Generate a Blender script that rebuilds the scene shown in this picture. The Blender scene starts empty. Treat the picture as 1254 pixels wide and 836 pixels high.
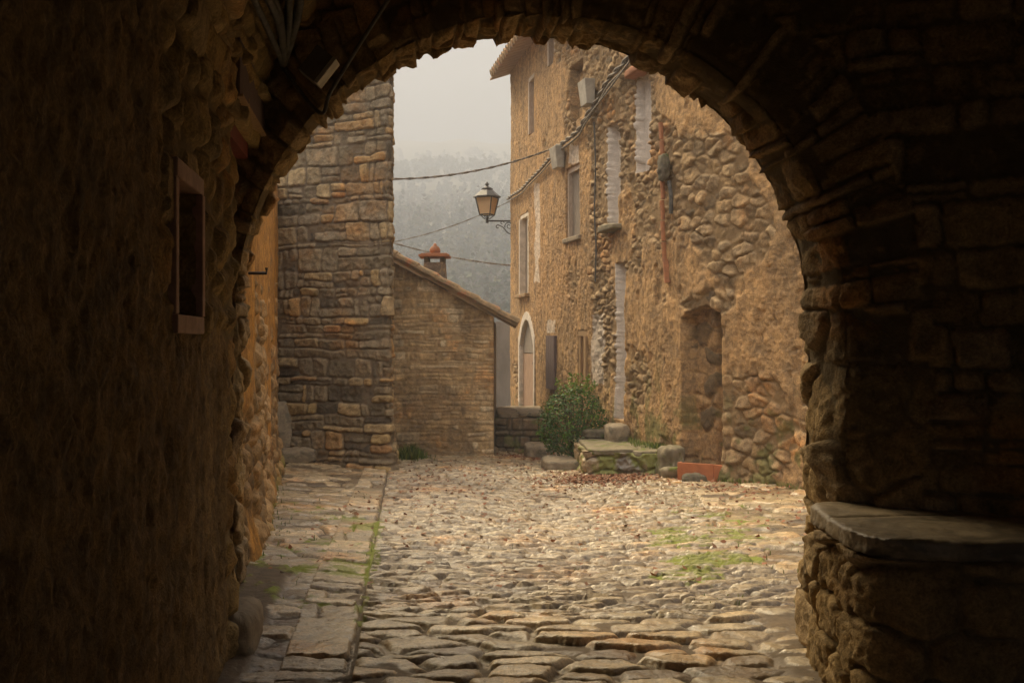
import bpy, math, random
import numpy as np
from mathutils import Vector, Matrix, noise as mnoise

F, CX, CY, H = 1219.0, 627.0, 418.0, 1.6      # focal length and centre of the view in photo pixels, eye height
scene = bpy.context.scene
COL = scene.collection
rng = np.random.default_rng(7)
random.seed(7)

# ------------------------------------------------------------------ noise and stone patterns
def hsh(a, b, s=0):
    a = np.asarray(a).astype(np.int64); b = np.asarray(b).astype(np.int64)
    h = (a * 374761393 + b * 668265263 + int(s) * 2147483647 + 12345) & 0xFFFFFFFF
    h = ((h ^ (h >> 13)) * 1274126177) & 0xFFFFFFFF
    h = ((h ^ (h >> 16)) * 2246822519) & 0xFFFFFFFF
    h = h ^ (h >> 15)
    return (h & 0xFFFFFF) / float(0x1000000)

def vn(x, y, s=0):
    ix = np.floor(x); iy = np.floor(y); fx = x - ix; fy = y - iy
    fx = fx * fx * (3 - 2 * fx); fy = fy * fy * (3 - 2 * fy)
    a = hsh(ix, iy, s); b = hsh(ix + 1, iy, s); c = hsh(ix, iy + 1, s); d = hsh(ix + 1, iy + 1, s)
    return (a + (b - a) * fx) * (1 - fy) + (c + (d - c) * fx) * fy

def fbm(x, y, s=0, o=4, g=.5):
    r = 0; a = 1; t = 0
    for i in range(o):
        r = r + a * vn(x * 2 ** i + 17.3 * i, y * 2 ** i - 9.1 * i, s + i); t += a; a *= g
    return r / t

def sst(a, b, x):
    t = np.clip((x - a) / (b - a), 0, 1); return t * t * (3 - 2 * t)

def courses(u, v, su, sv, seed, q=.35, warp=.02, R=.03, jr=.55, jc=.6):
    """coursed rubble: border distance in metres, stone id, second id, local x, y in -1..1"""
    wf = 3.0
    u = u + warp * 2 * (fbm(u * wf, v * wf, seed + 50, 3) - .5)
    v = v + warp * 2 * (fbm(u * wf * .7, v * wf, seed + 60, 3) - .5)
    cv = v / sv; k = np.floor(cv)
    b = lambda n: n + jr * (hsh(n, 7, seed) - .5)
    r = np.where(cv < b(k), k - 1, np.where(cv >= b(k + 1), k + 1, k))
    lo = b(r) * sv; hi = b(r + 1) * sv
    sw = su * (.65 + .8 * hsh(r, 3, seed + 1))
    cu = u / sw + hsh(r, 5, seed + 2) * 11
    c = np.floor(cu)
    bc = lambda n: n + jc * (hsh(n, r, seed + 3) - .5)
    c = np.where(cu < bc(c), c - 1, np.where(cu >= bc(c + 1), c + 1, c))
    l = bc(c) * sw; h = bc(c + 1) * sw; uu = cu * sw
    hs = hsh(r, c, seed + 4); f = .35 + .3 * hsh(r, c, seed + 5)
    idk = r * 64 + c * 3.0
    m = hs < q                                    # thin packing stones: split in height
    mid = lo + (hi - lo) * f; up = v > mid
    lo2 = np.where(m & up, mid, lo); hi2 = np.where(m & ~up, mid, hi)
    idk = idk + np.where(m & up, 1, 0)
    m2 = (hs > 1 - q * .8) | (m & (hsh(r, c, seed + 6) < .4) & up)
    midu = l + (h - l) * (.3 + .4 * hsh(r, c, seed + 8)); ri = uu > midu
    l2 = np.where(m2 & ri, midu, l); h2 = np.where(m2 & ~ri, midu, h)
    idk = idk + np.where(m2 & ri, 2, 0)
    ax = np.minimum(uu - l2, h2 - uu); ay = np.minimum(v - lo2, hi2 - v)
    Rr = np.minimum(R, np.minimum(h2 - l2, hi2 - lo2) * .45)
    cor = (ax < Rr) & (ay < Rr)
    bd = np.where(cor, Rr - np.hypot(Rr - ax, Rr - ay), np.minimum(ax, ay))
    lx = (uu - l2) / (h2 - l2) * 2 - 1; ly = (v - lo2) / (hi2 - lo2) * 2 - 1
    return bd, hsh(idk, c + 31, seed + 9), hsh(idk, r + 77, seed + 10), lx, ly

def voro(u, v, su, sv, seed, jx=.8, jy=.6, p=2.4, warp=.02):
    u, v = u + warp * 2 * (fbm(u * 4, v * 4, seed + 50, 3) - .5) + warp * .5 * (fbm(u * 18, v * 18, seed + 52, 2) - .5), v + warp * 2 * (fbm(u * 4, v * 4, seed + 60, 3) - .5) + warp * .5 * (fbm(u * 18, v * 18, seed + 62, 2) - .5)
    cu0 = u / su; cv = v / sv; row = np.floor(cv)
    F1 = np.full(np.shape(u), 9.); F2 = np.full(np.shape(u), 9.)
    ia = np.zeros(np.shape(u)); ib = np.zeros(np.shape(u)); lx = np.zeros(np.shape(u)); ly = np.zeros(np.shape(u))
    for dr in (-1, 0, 1):
        r = row + dr
        cu = cu0 + hsh(r, 9, seed) * 7
        c0 = np.floor(cu)
        for dc in (-1, 0, 1):
            c = c0 + dc
            dx = cu - (c + .5 + jx * (hsh(c, r, seed + 1) - .5)); dy = cv - (r + .5 + jy * (hsh(c, r, seed + 2) - .5))
            d = (np.abs(dx) ** p + np.abs(dy) ** p) ** (1 / p) - .16 * hsh(c, r, seed + 5)
            n = d < F1
            F2 = np.where(n, F1, np.minimum(F2, d))
            F1 = np.where(n, d, F1); lx = np.where(n, dx, lx); ly = np.where(n, dy, ly)
            ia = np.where(n, hsh(c, r, seed + 3), ia); ib = np.where(n, hsh(c, r, seed + 4), ib)
    return (F2 - F1) * .5 * np.minimum(su, sv), ia, ib, lx * 1.6, ly * 1.6

def pillow(bd, e, g=2.2):
    return 1 - (1 - np.clip(bd / e, 0, 1)) ** g

def stone_height(pat, A, e, off=.02, tilt=.02, gap=.004):
    bd, i1, i2, lx, ly = pat
    bd = bd - gap
    h = A * pillow(bd, e) + (off * (i1 - .5) + tilt * ((i2 - .5) * lx + (((i1 * 7.7) % 1) - .5) * ly)) * sst(0, e * .6, bd)
    mort = 1 - sst(0, .010, bd)
    return h, i1, mort

def bury(h, mo, U, V, lvl, amp, seed, s=3.0):
    """mortar or dirt brought up between and partly over the stones"""
    l = lvl + (fbm(U * s, V * s, seed, 4) - .5) * amp * 2 + (fbm(U * 22, V * 22, seed + 1, 3) - .5) * .012
    k = sst(-.004, .003, l - h)
    return np.maximum(h, l), np.maximum(mo * .6, k)

def chip(U, V, seed, s=9.0):
    """fractured, faceted surface noise"""
    r = 1 - np.abs(2 * fbm(U * s, V * s, seed, 4) - 1) * 2.2
    return (r - .55) * .016 + (fbm(U * s * 3.4, V * s * 3.4, seed + 2, 3) - .5) * .014

# ------------------------------------------------------------------ mesh helpers
def tag(o, label=None, cat=None, group=None, kind=None):
    if label: o['label'] = label
    if cat: o['category'] = cat
    if group: o['group'] = group
    if kind: o['kind'] = kind
    return o

def empty(name, loc=(0, 0, 0), rz=0):
    o = bpy.data.objects.new(name, None); COL.objects.link(o)
    o.location = loc; o.rotation_euler.z = rz; o.empty_display_size = .1
    return o

def link(name, me, mat=None, parent=None):
    o = bpy.data.objects.new(name, me); COL.objects.link(o)
    if mat: me.materials.append(mat)
    if parent is not None:
        o.parent = parent
        pm = parent.matrix_basis if parent.parent is None else Matrix.Identity(4)
        # geometry is authored in world space: cancel the parent's placement
        o.matrix_parent_inverse = pm.inverted()
    return o

def mesh_np(name, V, Q, attrs=None, smooth=True):
    me = bpy.data.meshes.new(name)
    V = np.ascontiguousarray(V, np.float32).reshape(-1, 3); Q = np.ascontiguousarray(Q, np.int32)
    n = Q.shape[1]
    me.vertices.add(len(V)); me.vertices.foreach_set('co', V.ravel())
    me.loops.add(Q.size); me.loops.foreach_set('vertex_index', Q.ravel())
    me.polygons.add(len(Q)); me.polygons.foreach_set('loop_start', np.arange(0, Q.size, n, dtype=np.int32))
    me.polygons.foreach_set('loop_total', np.full(len(Q), n, np.int32))
    if smooth: me.polygons.foreach_set('use_smooth', np.ones(len(Q), bool))
    for k, a in (attrs or {}).items():
        at = me.attributes.new(k, 'FLOAT_COLOR', 'POINT')
        c = np.ones((len(V), 4), np.float32); c[:, :3] = a.reshape(-1, 3)[:len(V)]
        at.data.foreach_set('color', c.ravel())
    me.update(); me.validate()
    return me

def grid_quads(nu, nv, base=0):
    i = np.arange(nu - 1)[:, None] * nv + np.arange(nv - 1)[None, :] + base
    return np.stack([i, i + nv, i + nv + 1, i + 1], -1).reshape(-1, 4)

def grid_mesh(name, P, A=None, B=None, back=None, keep=None):
    """P[nu,nv,3] a displaced surface; back: vector field or constant that gives the sheet a solid body behind it"""
    nu, nv = P.shape[:2]
    V = [P.reshape(-1, 3)]; Q = grid_quads(nu, nv)
    if keep is not None: Q = Q[keep[:-1, :-1].ravel()]
    Q = [Q]; n = nu * nv
    idx = np.arange(n).reshape(nu, nv)
    Aa = [A.reshape(-1, 3)] if A is not None else None; Bb = [B.reshape(-1, 3)] if B is not None else None
    if back is not None:
        bk = np.broadcast_to(back, P.shape)
        rings = [idx[:, 0], idx[:, -1], idx[0, :], idx[-1, :]]
        for r in rings:
            o = sum(len(v) for v in V)
            pv = P.reshape(-1, 3)[r] + bk.reshape(-1, 3)[r]
            V.append(pv)
            j = np.arange(len(r) - 1)
            Q.append(np.stack([r[:-1], r[1:], o + j + 1, o + j], -1))
            if Aa: Aa.append(A.reshape(-1, 3)[r]); Bb.append(B.reshape(-1, 3)[r])
        o0 = n; o1 = n + nu; j = np.arange(nu - 1)
        Q.append(np.stack([o0 + j, o0 + j + 1, o1 + j + 1, o1 + j], -1))
    at = {}
    if Aa: at = {'A': np.concatenate(Aa), 'B': np.concatenate(Bb)}
    return mesh_np(name, np.concatenate(V), np.concatenate(Q), at)

class MB:
    def __init__(s): s.v = []; s.f = []
    def add(s, vs, fs):
        o = len(s.v); s.v += [tuple(p) for p in vs]; s.f += [tuple(i + o for i in f) for f in fs]
    def box(s, x0, x1, y0, y1, z0, z1, M=None):
        vs = [Vector((x, y, z)) for x in (x0, x1) for y in (y0, y1) for z in (z0, z1)]
        if M: vs = [M @ v for v in vs]
        s.add(vs, [(0, 1, 3, 2), (4, 6, 7, 5), (0, 4, 5, 1), (2, 3, 7, 6), (0, 2, 6, 4), (1, 5, 7, 3)])
    def hexa(s, p8):   # bottom 4 (ccw), top 4
        s.add(p8, [(0, 3, 2, 1), (4, 5, 6, 7), (0, 1, 5, 4), (1, 2, 6, 5), (2, 3, 7, 6), (3, 0, 4, 7)])
    def tube(s, pts, r, n=6, cap=True):
        pts = [Vector(p) for p in pts]; rs = r if isinstance(r, (list, tuple)) else [r] * len(pts)
        o = len(s.v); ref = None
        for i, p in enumerate(pts):
            t = (pts[min(i + 1, len(pts) - 1)] - pts[max(i - 1, 0)]).normalized()
            if ref is None: ref = t.orthogonal().normalized()
            ref = (ref - t * ref.dot(t))
            ref = ref.normalized() if ref.length > 1e-6 else t.orthogonal().normalized()
            b = t.cross(ref)
            for k in range(n):
                a = 2 * math.pi * k / n
                s.v.append(tuple(p + (ref * math.cos(a) + b * math.sin(a)) * rs[i]))
        for i in range(len(pts) - 1):
            for k in range(n):
                s.f.append((o + i * n + k, o + i * n + (k + 1) % n, o + (i + 1) * n + (k + 1) % n, o + (i + 1) * n + k))
        if cap:
            s.f.append(tuple(o + k for k in reversed(range(n)))); s.f.append(tuple(o + (len(pts) - 1) * n + k for k in range(n)))
    def lathe(s, prof, c, n=12, sq=False):
        o = len(s.v); off = math.pi / 4 if sq else 0
        for r, z in prof:
            for k in range(n):
                a = 2 * math.pi * k / n + off; s.v.append((c[0] + r * math.cos(a), c[1] + r * math.sin(a), c[2] + z))
        for i in range(len(prof) - 1):
            for k in range(n):
                s.f.append((o + i * n + k, o + i * n + (k + 1) % n, o + (i + 1) * n + (k + 1) % n, o + (i + 1) * n + k))
        s.f.append(tuple(o + k for k in reversed(range(n)))); s.f.append(tuple(o + (len(prof) - 1) * n + k for k in range(n)))
    def build(s, name, mat, parent=None, smooth=False, bevel=0):
        me = bpy.data.meshes.new(name); me.from_pydata(s.v, [], s.f); me.update(); me.validate()
        if smooth: me.polygons.foreach_set('use_smooth', np.ones(len(me.polygons), bool))
        o = link(name, me, mat, parent)
        if bevel:
            m = o.modifiers.new('Bevel', 'BEVEL'); m.width = bevel; m.segments = 2; m.limit_method = 'ANGLE'
        return o

def rock(M, seed, n=12, amp=.05, sq=4.0, fine=.02):
    """M: 4x4 matrix that maps the unit cube -1..1 to the stone; a rounded weathered block"""
    vs = []; fs = []; ids = {}
    def vid(p):
        k = tuple(round(c, 4) for c in p)
        if k not in ids: ids[k] = len(vs); vs.append(Vector(p))
        return ids[k]
    L = [i / n * 2 - 1 for i in range(n + 1)]
    for ax in range(3):
        for sg in (-1, 1):
            for i in range(n):
                for j in range(n):
                    q = []
                    for a, b in ((L[i], L[j]), (L[i + 1], L[j]), (L[i + 1], L[j + 1]), (L[i], L[j + 1])):
                        p = [0, 0, 0]; p[ax] = sg; p[(ax + 1) % 3] = a; p[(ax + 2) % 3] = b; q.append(vid(p))
                    fs.append(tuple(q if sg > 0 else q[::-1]))
    sc = M.to_scale(); out = []
    for v in vs:
        k = (abs(v.x) ** sq + abs(v.y) ** sq + abs(v.z) ** sq) ** (1 / sq)
        w = v / k
        real = Vector((w.x * sc.x, w.y * sc.y, w.z * sc.z))
        d = mnoise.fractal(real * 2.5 + Vector((seed * 7.1, seed, 0)), 1.0, 2.0, 3) * amp + mnoise.fractal(real * 14 + Vector((0, seed * 3.3, 5)), .8, 2.0, 3) * fine
        real += w.normalized() * d
        out.append(M @ Vector((real.x / sc.x, real.y / sc.y, real.z / sc.z)))
    return out, fs

from mathutils import Matrix
def TRS(loc, size, rz=0, rx=0, ry=0):
    return Matrix.Translation(loc) @ Matrix.Rotation(rz, 4, 'Z') @ Matrix.Rotation(rx, 4, 'X') @ Matrix.Rotation(ry, 4, 'Y') @ Matrix.Diagonal((size[0] / 2, size[1] / 2, size[2] / 2, 1))

# ------------------------------------------------------------------ materials
def newmat(name):
    m = bpy.data.materials.new(name); m.use_nodes = True; nt = m.node_tree
    b = nt.nodes['Principled BSDF']; b.inputs['Specular IOR Level'].default_value = .35
    return m, nt, b

def noise_node(nt, scale, detail=6, rough=.6, vec=None, dist=0):
    n = nt.nodes.new('ShaderNodeTexNoise'); n.inputs['Scale'].default_value = scale
    n.inputs['Detail'].default_value = detail; n.inputs['Roughness'].default_value = rough; n.inputs['Distortion'].default_value = dist
    if vec is not None: nt.links.new(vec, n.inputs['Vector'])
    return n

def ramp(nt, fac, stops):
    r = nt.nodes.new('ShaderNodeValToRGB'); e = r.color_ramp.elements
    while len(e) < len(stops): e.new(.5)
    for x, (p, c) in zip(e, stops): x.position = p; x.color = (*c, 1)
    nt.links.new(fac, r.inputs[0]); return r.outputs[0]

def mix(nt, fac, a, b, mode='MIX'):
    m = nt.nodes.new('ShaderNodeMix'); m.data_type = 'RGBA'; m.blend_type = mode
    for s, v in ((m.inputs[0], fac), (m.inputs[6], a), (m.inputs[7], b)):
        if hasattr(v, 'is_output'): nt.links.new(v, s)
        elif isinstance(v, (int, float)): s.default_value = v
        else: s.default_value = (*v, 1)
    return m.outputs[2]

def mth(nt, op, a, b=None, c=None, clamp=False):
    m = nt.nodes.new('ShaderNodeMath'); m.operation = op; m.use_clamp = clamp
    for s, v in zip(m.inputs, (a, b, c)):
        if v is None: continue
        if hasattr(v, 'is_output'): nt.links.new(v, s)
        else: s.default_value = v
    return m.outputs[0]

def masonry(name, pal, mortar, pl1, pl2, paint=(.5, .47, .44), rough=.85, bump=.012, moss=(.10, .13, .015), streak=0.0, spec=.3, rvar=.0):
    """stone by stone colour from attribute A (id, mortar, plaster) and B (paint, moss, second id), weathered by noise"""
    m, nt, b = newmat(name); L = nt.links
    tc = nt.nodes.new('ShaderNodeTexCoord'); obj = tc.outputs['Object']
    def attr(k):
        a = nt.nodes.new('ShaderNodeAttribute'); a.attribute_name = k
        s = nt.nodes.new('ShaderNodeSeparateColor'); L.new(a.outputs['Color'], s.inputs[0]); return s.outputs
    A = attr('A'); B = attr('B')
    big = noise_node(nt, 1.1, 4, .6, obj).outputs[0]; mid = noise_node(nt, 9, 6, .65, obj, .6).outputs[0]; fine = noise_node(nt, 70, 5, .7, obj).outputs[0]
    st = ramp(nt, A[0], pal)
    v = nt.nodes.new('ShaderNodeMapRange'); L.new(mid, v.inputs[0])
    v.inputs[1].default_value = .3; v.inputs[2].default_value = .7; v.inputs[3].default_value = .52; v.inputs[4].default_value = 1.4
    comb = nt.nodes.new('ShaderNodeCombineColor'); [L.new(v.outputs[0], comb.inputs[i]) for i in range(3)]
    st = mix(nt, 1.0, st, comb.outputs[0], 'MULTIPLY')
    st = mix(nt, 1.0, st, mix(nt, ramp_f(nt, fine, .34, .68), (.70, .69, .68), (1.2, 1.18, 1.14)), 'MULTIPLY')
    st = mix(nt, ramp_f(nt, big, .5, .72), st, mix(nt, 1.0, st, (1.25, .92, .62), 'MULTIPLY'))
    mo = mix(nt, mid, tuple(c * .75 for c in mortar), tuple(c * 1.25 for c in mortar))
    c = mix(nt, A[1], st, mo)
    # render (plaster): blotches stretched down the wall
    mp = nt.nodes.new('ShaderNodeMapping'); L.new(obj, mp.inputs[0]); mp.inputs['Scale'].default_value = (1, 1, .28 if streak else 1)
    pn = noise_node(nt, 2.6, 7, .68, mp.outputs[0], .5).outputs[0]
    pc = mix(nt, ramp_f(nt, pn, .36, .64), pl1, pl2)
    pd = mix(nt, ramp_f(nt, fine, .35, .75), (.70, .67, .64), (1.2, 1.18, 1.14))
    pc = mix(nt, ramp_f(nt, mid, .36, .66), mix(nt, 1.0, pc, (.62, .60, .58), 'MULTIPLY'), mix(nt, 1.0, pc, (1.22, 1.16, 1.05), 'MULTIPLY'))
    pc = mix(nt, 1.0, pc, pd, 'MULTIPLY')
    pn2 = noise_node(nt, 5.5, 6, .7, mp.outputs[0], 1.2).outputs[0]
    pc = mix(nt, mth(nt, 'MULTIPLY', ramp_f(nt, pn2, .56, .68), .55), pc, mix(nt, 1.0, pc, (.42, .4, .4), 'MULTIPLY'))
    c = mix(nt, A[2], c, pc)
    pt = mix(nt, ramp_f(nt, mid, .3, .75), tuple(x * .72 for x in paint), paint)
    c = mix(nt, B[0], c, pt)
    mc = mix(nt, fine, tuple(x * .6 for x in moss), tuple(x * 1.6 for x in moss))
    c = mix(nt, B[1], c, mc)
    L.new(c, b.inputs['Base Color'])
    r = nt.nodes.new('ShaderNodeMapRange'); L.new(mid, r.inputs[0]); r.inputs[3].default_value = rough - rvar; r.inputs[4].default_value = min(1, rough + rvar)
    rr = mth(nt, 'MAXIMUM', r.outputs[0], mth(nt, 'MULTIPLY', mth(nt, 'MAXIMUM', A[1], B[1]), .9))
    L.new(rr, b.inputs['Roughness']); b.inputs['Specular IOR Level'].default_value = spec
    hsum = mth(nt, 'ADD', mth(nt, 'MULTIPLY', mid, 1.0), mth(nt, 'MULTIPLY', fine, .55))
    bp = nt.nodes.new('ShaderNodeBump'); bp.inputs['Distance'].default_value = bump; bp.inputs['Strength'].default_value = 1
    L.new(hsum, bp.inputs['Height']); L.new(bp.outputs[0], b.inputs['Normal'])
    return m

def ramp_f(nt, x, a, b_):
    r = nt.nodes.new('ShaderNodeMapRange'); r.interpolation_type = 'SMOOTHSTEP'; nt.links.new(x, r.inputs[0])
    r.inputs[1].default_value = a; r.inputs[2].default_value = b_; return r.outputs[0]

def plain(name, c1, c2=None, rough=.7, scale=12, bump=.004, spec=.3, metal=0, stretch=None, c3=None):
    m, nt, b = newmat(name); tc = nt.nodes.new('ShaderNodeTexCoord'); vec = tc.outputs['Object']
    if stretch:
        mp = nt.nodes.new('ShaderNodeMapping'); nt.links.new(vec, mp.inputs[0]); mp.inputs['Scale'].default_value = stretch; vec = mp.outputs[0]
    n = noise_node(nt, scale, 7, .68, vec, .4).outputs[0]
    c2 = c2 or tuple(x * .6 for x in c1)
    c = mix(nt, ramp_f(nt, n, .35, .66), c2, c1)
    if c3:
        n3 = noise_node(nt, scale * .35, 6, .7, vec, 1).outputs[0]
        c = mix(nt, ramp_f(nt, n3, .52, .62), c, c3)
    nt.links.new(c, b.inputs['Base Color']); b.inputs['Roughness'].default_value = rough
    b.inputs['Metallic'].default_value = metal; b.inputs['Specular IOR Level'].default_value = spec
    if bump:
        bp = nt.nodes.new('ShaderNodeBump'); bp.inputs['Distance'].default_value = bump
        nt.links.new(n, bp.inputs['Height']); nt.links.new(bp.outputs[0], b.inputs['Normal'])
    return m
# ------------------------------------------------------------------ palettes (real base colours)
STREET_PAL = [(0, (.16, .12, .08)), (.25, (.30, .23, .145)), (.5, (.41, .32, .20)), (.7, (.33, .275, .195)), (.85, (.48, .36, .21)), (1, (.56, .45, .30))]
m_street = masonry('cobble_stone', STREET_PAL, (.08, .053, .028), (.18, .13, .075), (.14, .10, .06), rough=.33, rvar=.18, bump=.009, spec=.8, moss=(.15, .17, .012))
GREY_PAL = [(0, (.09, .07, .048)), (.2, (.19, .15, .095)), (.4, (.29, .225, .14)), (.6, (.23, .185, .125)), (.8, (.36, .265, .145)), (.95, (.40, .28, .125)), (1, (.36, .21, .10))]
m_greywall = masonry('grey_house_stone', GREY_PAL, (.17, .125, .08), (.3, .2, .1), (.2, .13, .07), bump=.016)
WARM_PAL = [(0, (.13, .09, .05)), (.2, (.26, .175, .09)), (.5, (.38, .255, .13)), (.75, (.30, .215, .125)), (1, (.50, .35, .19))]
m_house = masonry('old_house_wall', WARM_PAL, (.24, .155, .075), (.52, .335, .165), (.37, .25, .135), paint=(.74, .65, .56), bump=.018, streak=1, moss=(.10, .105, .025))
m_gable = masonry('gable_stone', [(0, (.30, .20, .105)), (.25, (.48, .32, .16)), (.6, (.60, .42, .22)), (.85, (.52, .38, .22)), (1, (.72, .58, .38))], (.40, .28, .15), (.3, .2, .1), (.2, .15, .1), bump=.01)
m_orange = masonry('ochre_wall', [(0, (.11, .07, .035)), (.4, (.24, .155, .075)), (.75, (.32, .20, .09)), (1, (.42, .27, .13))], (.33, .19, .07), (.56, .29, .065), (.42, .22, .06), bump=.014, streak=1)
DARK_PAL = [(0, (.20, .135, .055)), (.3, (.31, .21, .08)), (.6, (.38, .265, .11)), (.85, (.30, .22, .11)), (1, (.46, .33, .16))]
m_inner = masonry('passage_wall', DARK_PAL, (.19, .13, .055), (.36, .255, .12), (.22, .15, .065), bump=.022, streak=1)
m_arch = masonry('arch_stone', [(0, (.20, .135, .06)), (.3, (.32, .215, .095)), (.6, (.40, .275, .13)), (.85, (.34, .245, .14)), (1, (.48, .34, .18))], (.14, .10, .05), (.2, .14, .08), (.16, .11, .06), bump=.018)
m_wood = plain('grey_wood', (.30, .25, .20), (.19, .155, .12), .8, 9, .004, stretch=(6, 6, .6))
m_palewood = plain('pale_wood', (.50, .40, .31), (.36, .28, .21), .7, 8, .003, stretch=(5, 5, 1))
m_brownwood = plain('purple_brown_wood', (.17, .115, .105), (.10, .07, .065), .7, 9, .004, stretch=(8, 8, .5))
m_redwood = plain('dark_red_wood', (.20, .040, .025), (.10, .022, .015), .6, 10, .003, stretch=(8, 8, .5))
m_terra = plain('terracotta', (.40, .165, .075), (.27, .12, .06), .75, 14, .004)
m_terrawood = plain('terracotta_board', (.48, .17, .07), (.36, .12, .05), .6, 5, .002)
m_tile = plain('roof_tile', (.38, .25, .13), (.22, .16, .09), .85, 7, .006, c3=(.40, .17, .08))
m_iron = plain('black_iron', (.022, .020, .019), (.04, .033, .028), .5, 20, .001, spec=.5)
m_cable = plain('black_cable', (.05, .045, .04), (.11, .10, .085), .6, 20, .001)
m_cablegrey = plain('weathered_cable', (.30, .26, .21), (.10, .085, .07), .7, 30, .002)
m_box = plain('grey_plastic', (.46, .42, .35), (.32, .29, .24), .6, 6, .001)
m_render = plain('grey_render', (.26, .235, .21), (.19, .17, .15), .9, 2.5, .006, stretch=(1, 1, .3))
m_darkrock = plain('dark_mossy_rock', (.15, .125, .085), (.085, .07, .05), .85, 10, .012, c3=(.07, .085, .02))
m_rock = plain('weathered_stone', (.31, .245, .165), (.20, .155, .105), .8, 9, .012, c3=(.14, .12, .085))
m_mossrock = plain('mossy_stone', (.24, .20, .13), (.15, .125, .08), .85, 7, .014, c3=(.11, .135, .02))
m_slab = plain('bench_slab_stone', (.36, .28, .18), (.22, .17, .11), .46, 9, .012, spec=.5, c3=(.16, .125, .08))

# ------------------------------------------------------------------ ground
EDGE = lambda Y: -.25 - .107 * Y                      # joint between the flagged side strip and the cobbles
def gz(X, Y):
    X = np.asarray(X, float); Y = np.asarray(Y, float)
    t = np.maximum(0, Y - 5.3)
    z = -.035 * np.where(t < .8, t * t / 1.6, t - .4)
    z = z + np.clip((EDGE(Y) - X) * .06, 0, .2) * sst(4.5, 7, Y)
    z = z - .05 * np.exp(-((X - (.3 + .02 * Y)) / .8) ** 2) * sst(5, 8, Y) + .05 * sst(1.2, 4, X)
    return z
G = lambda x, y: float(gz(x, y))

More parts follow.
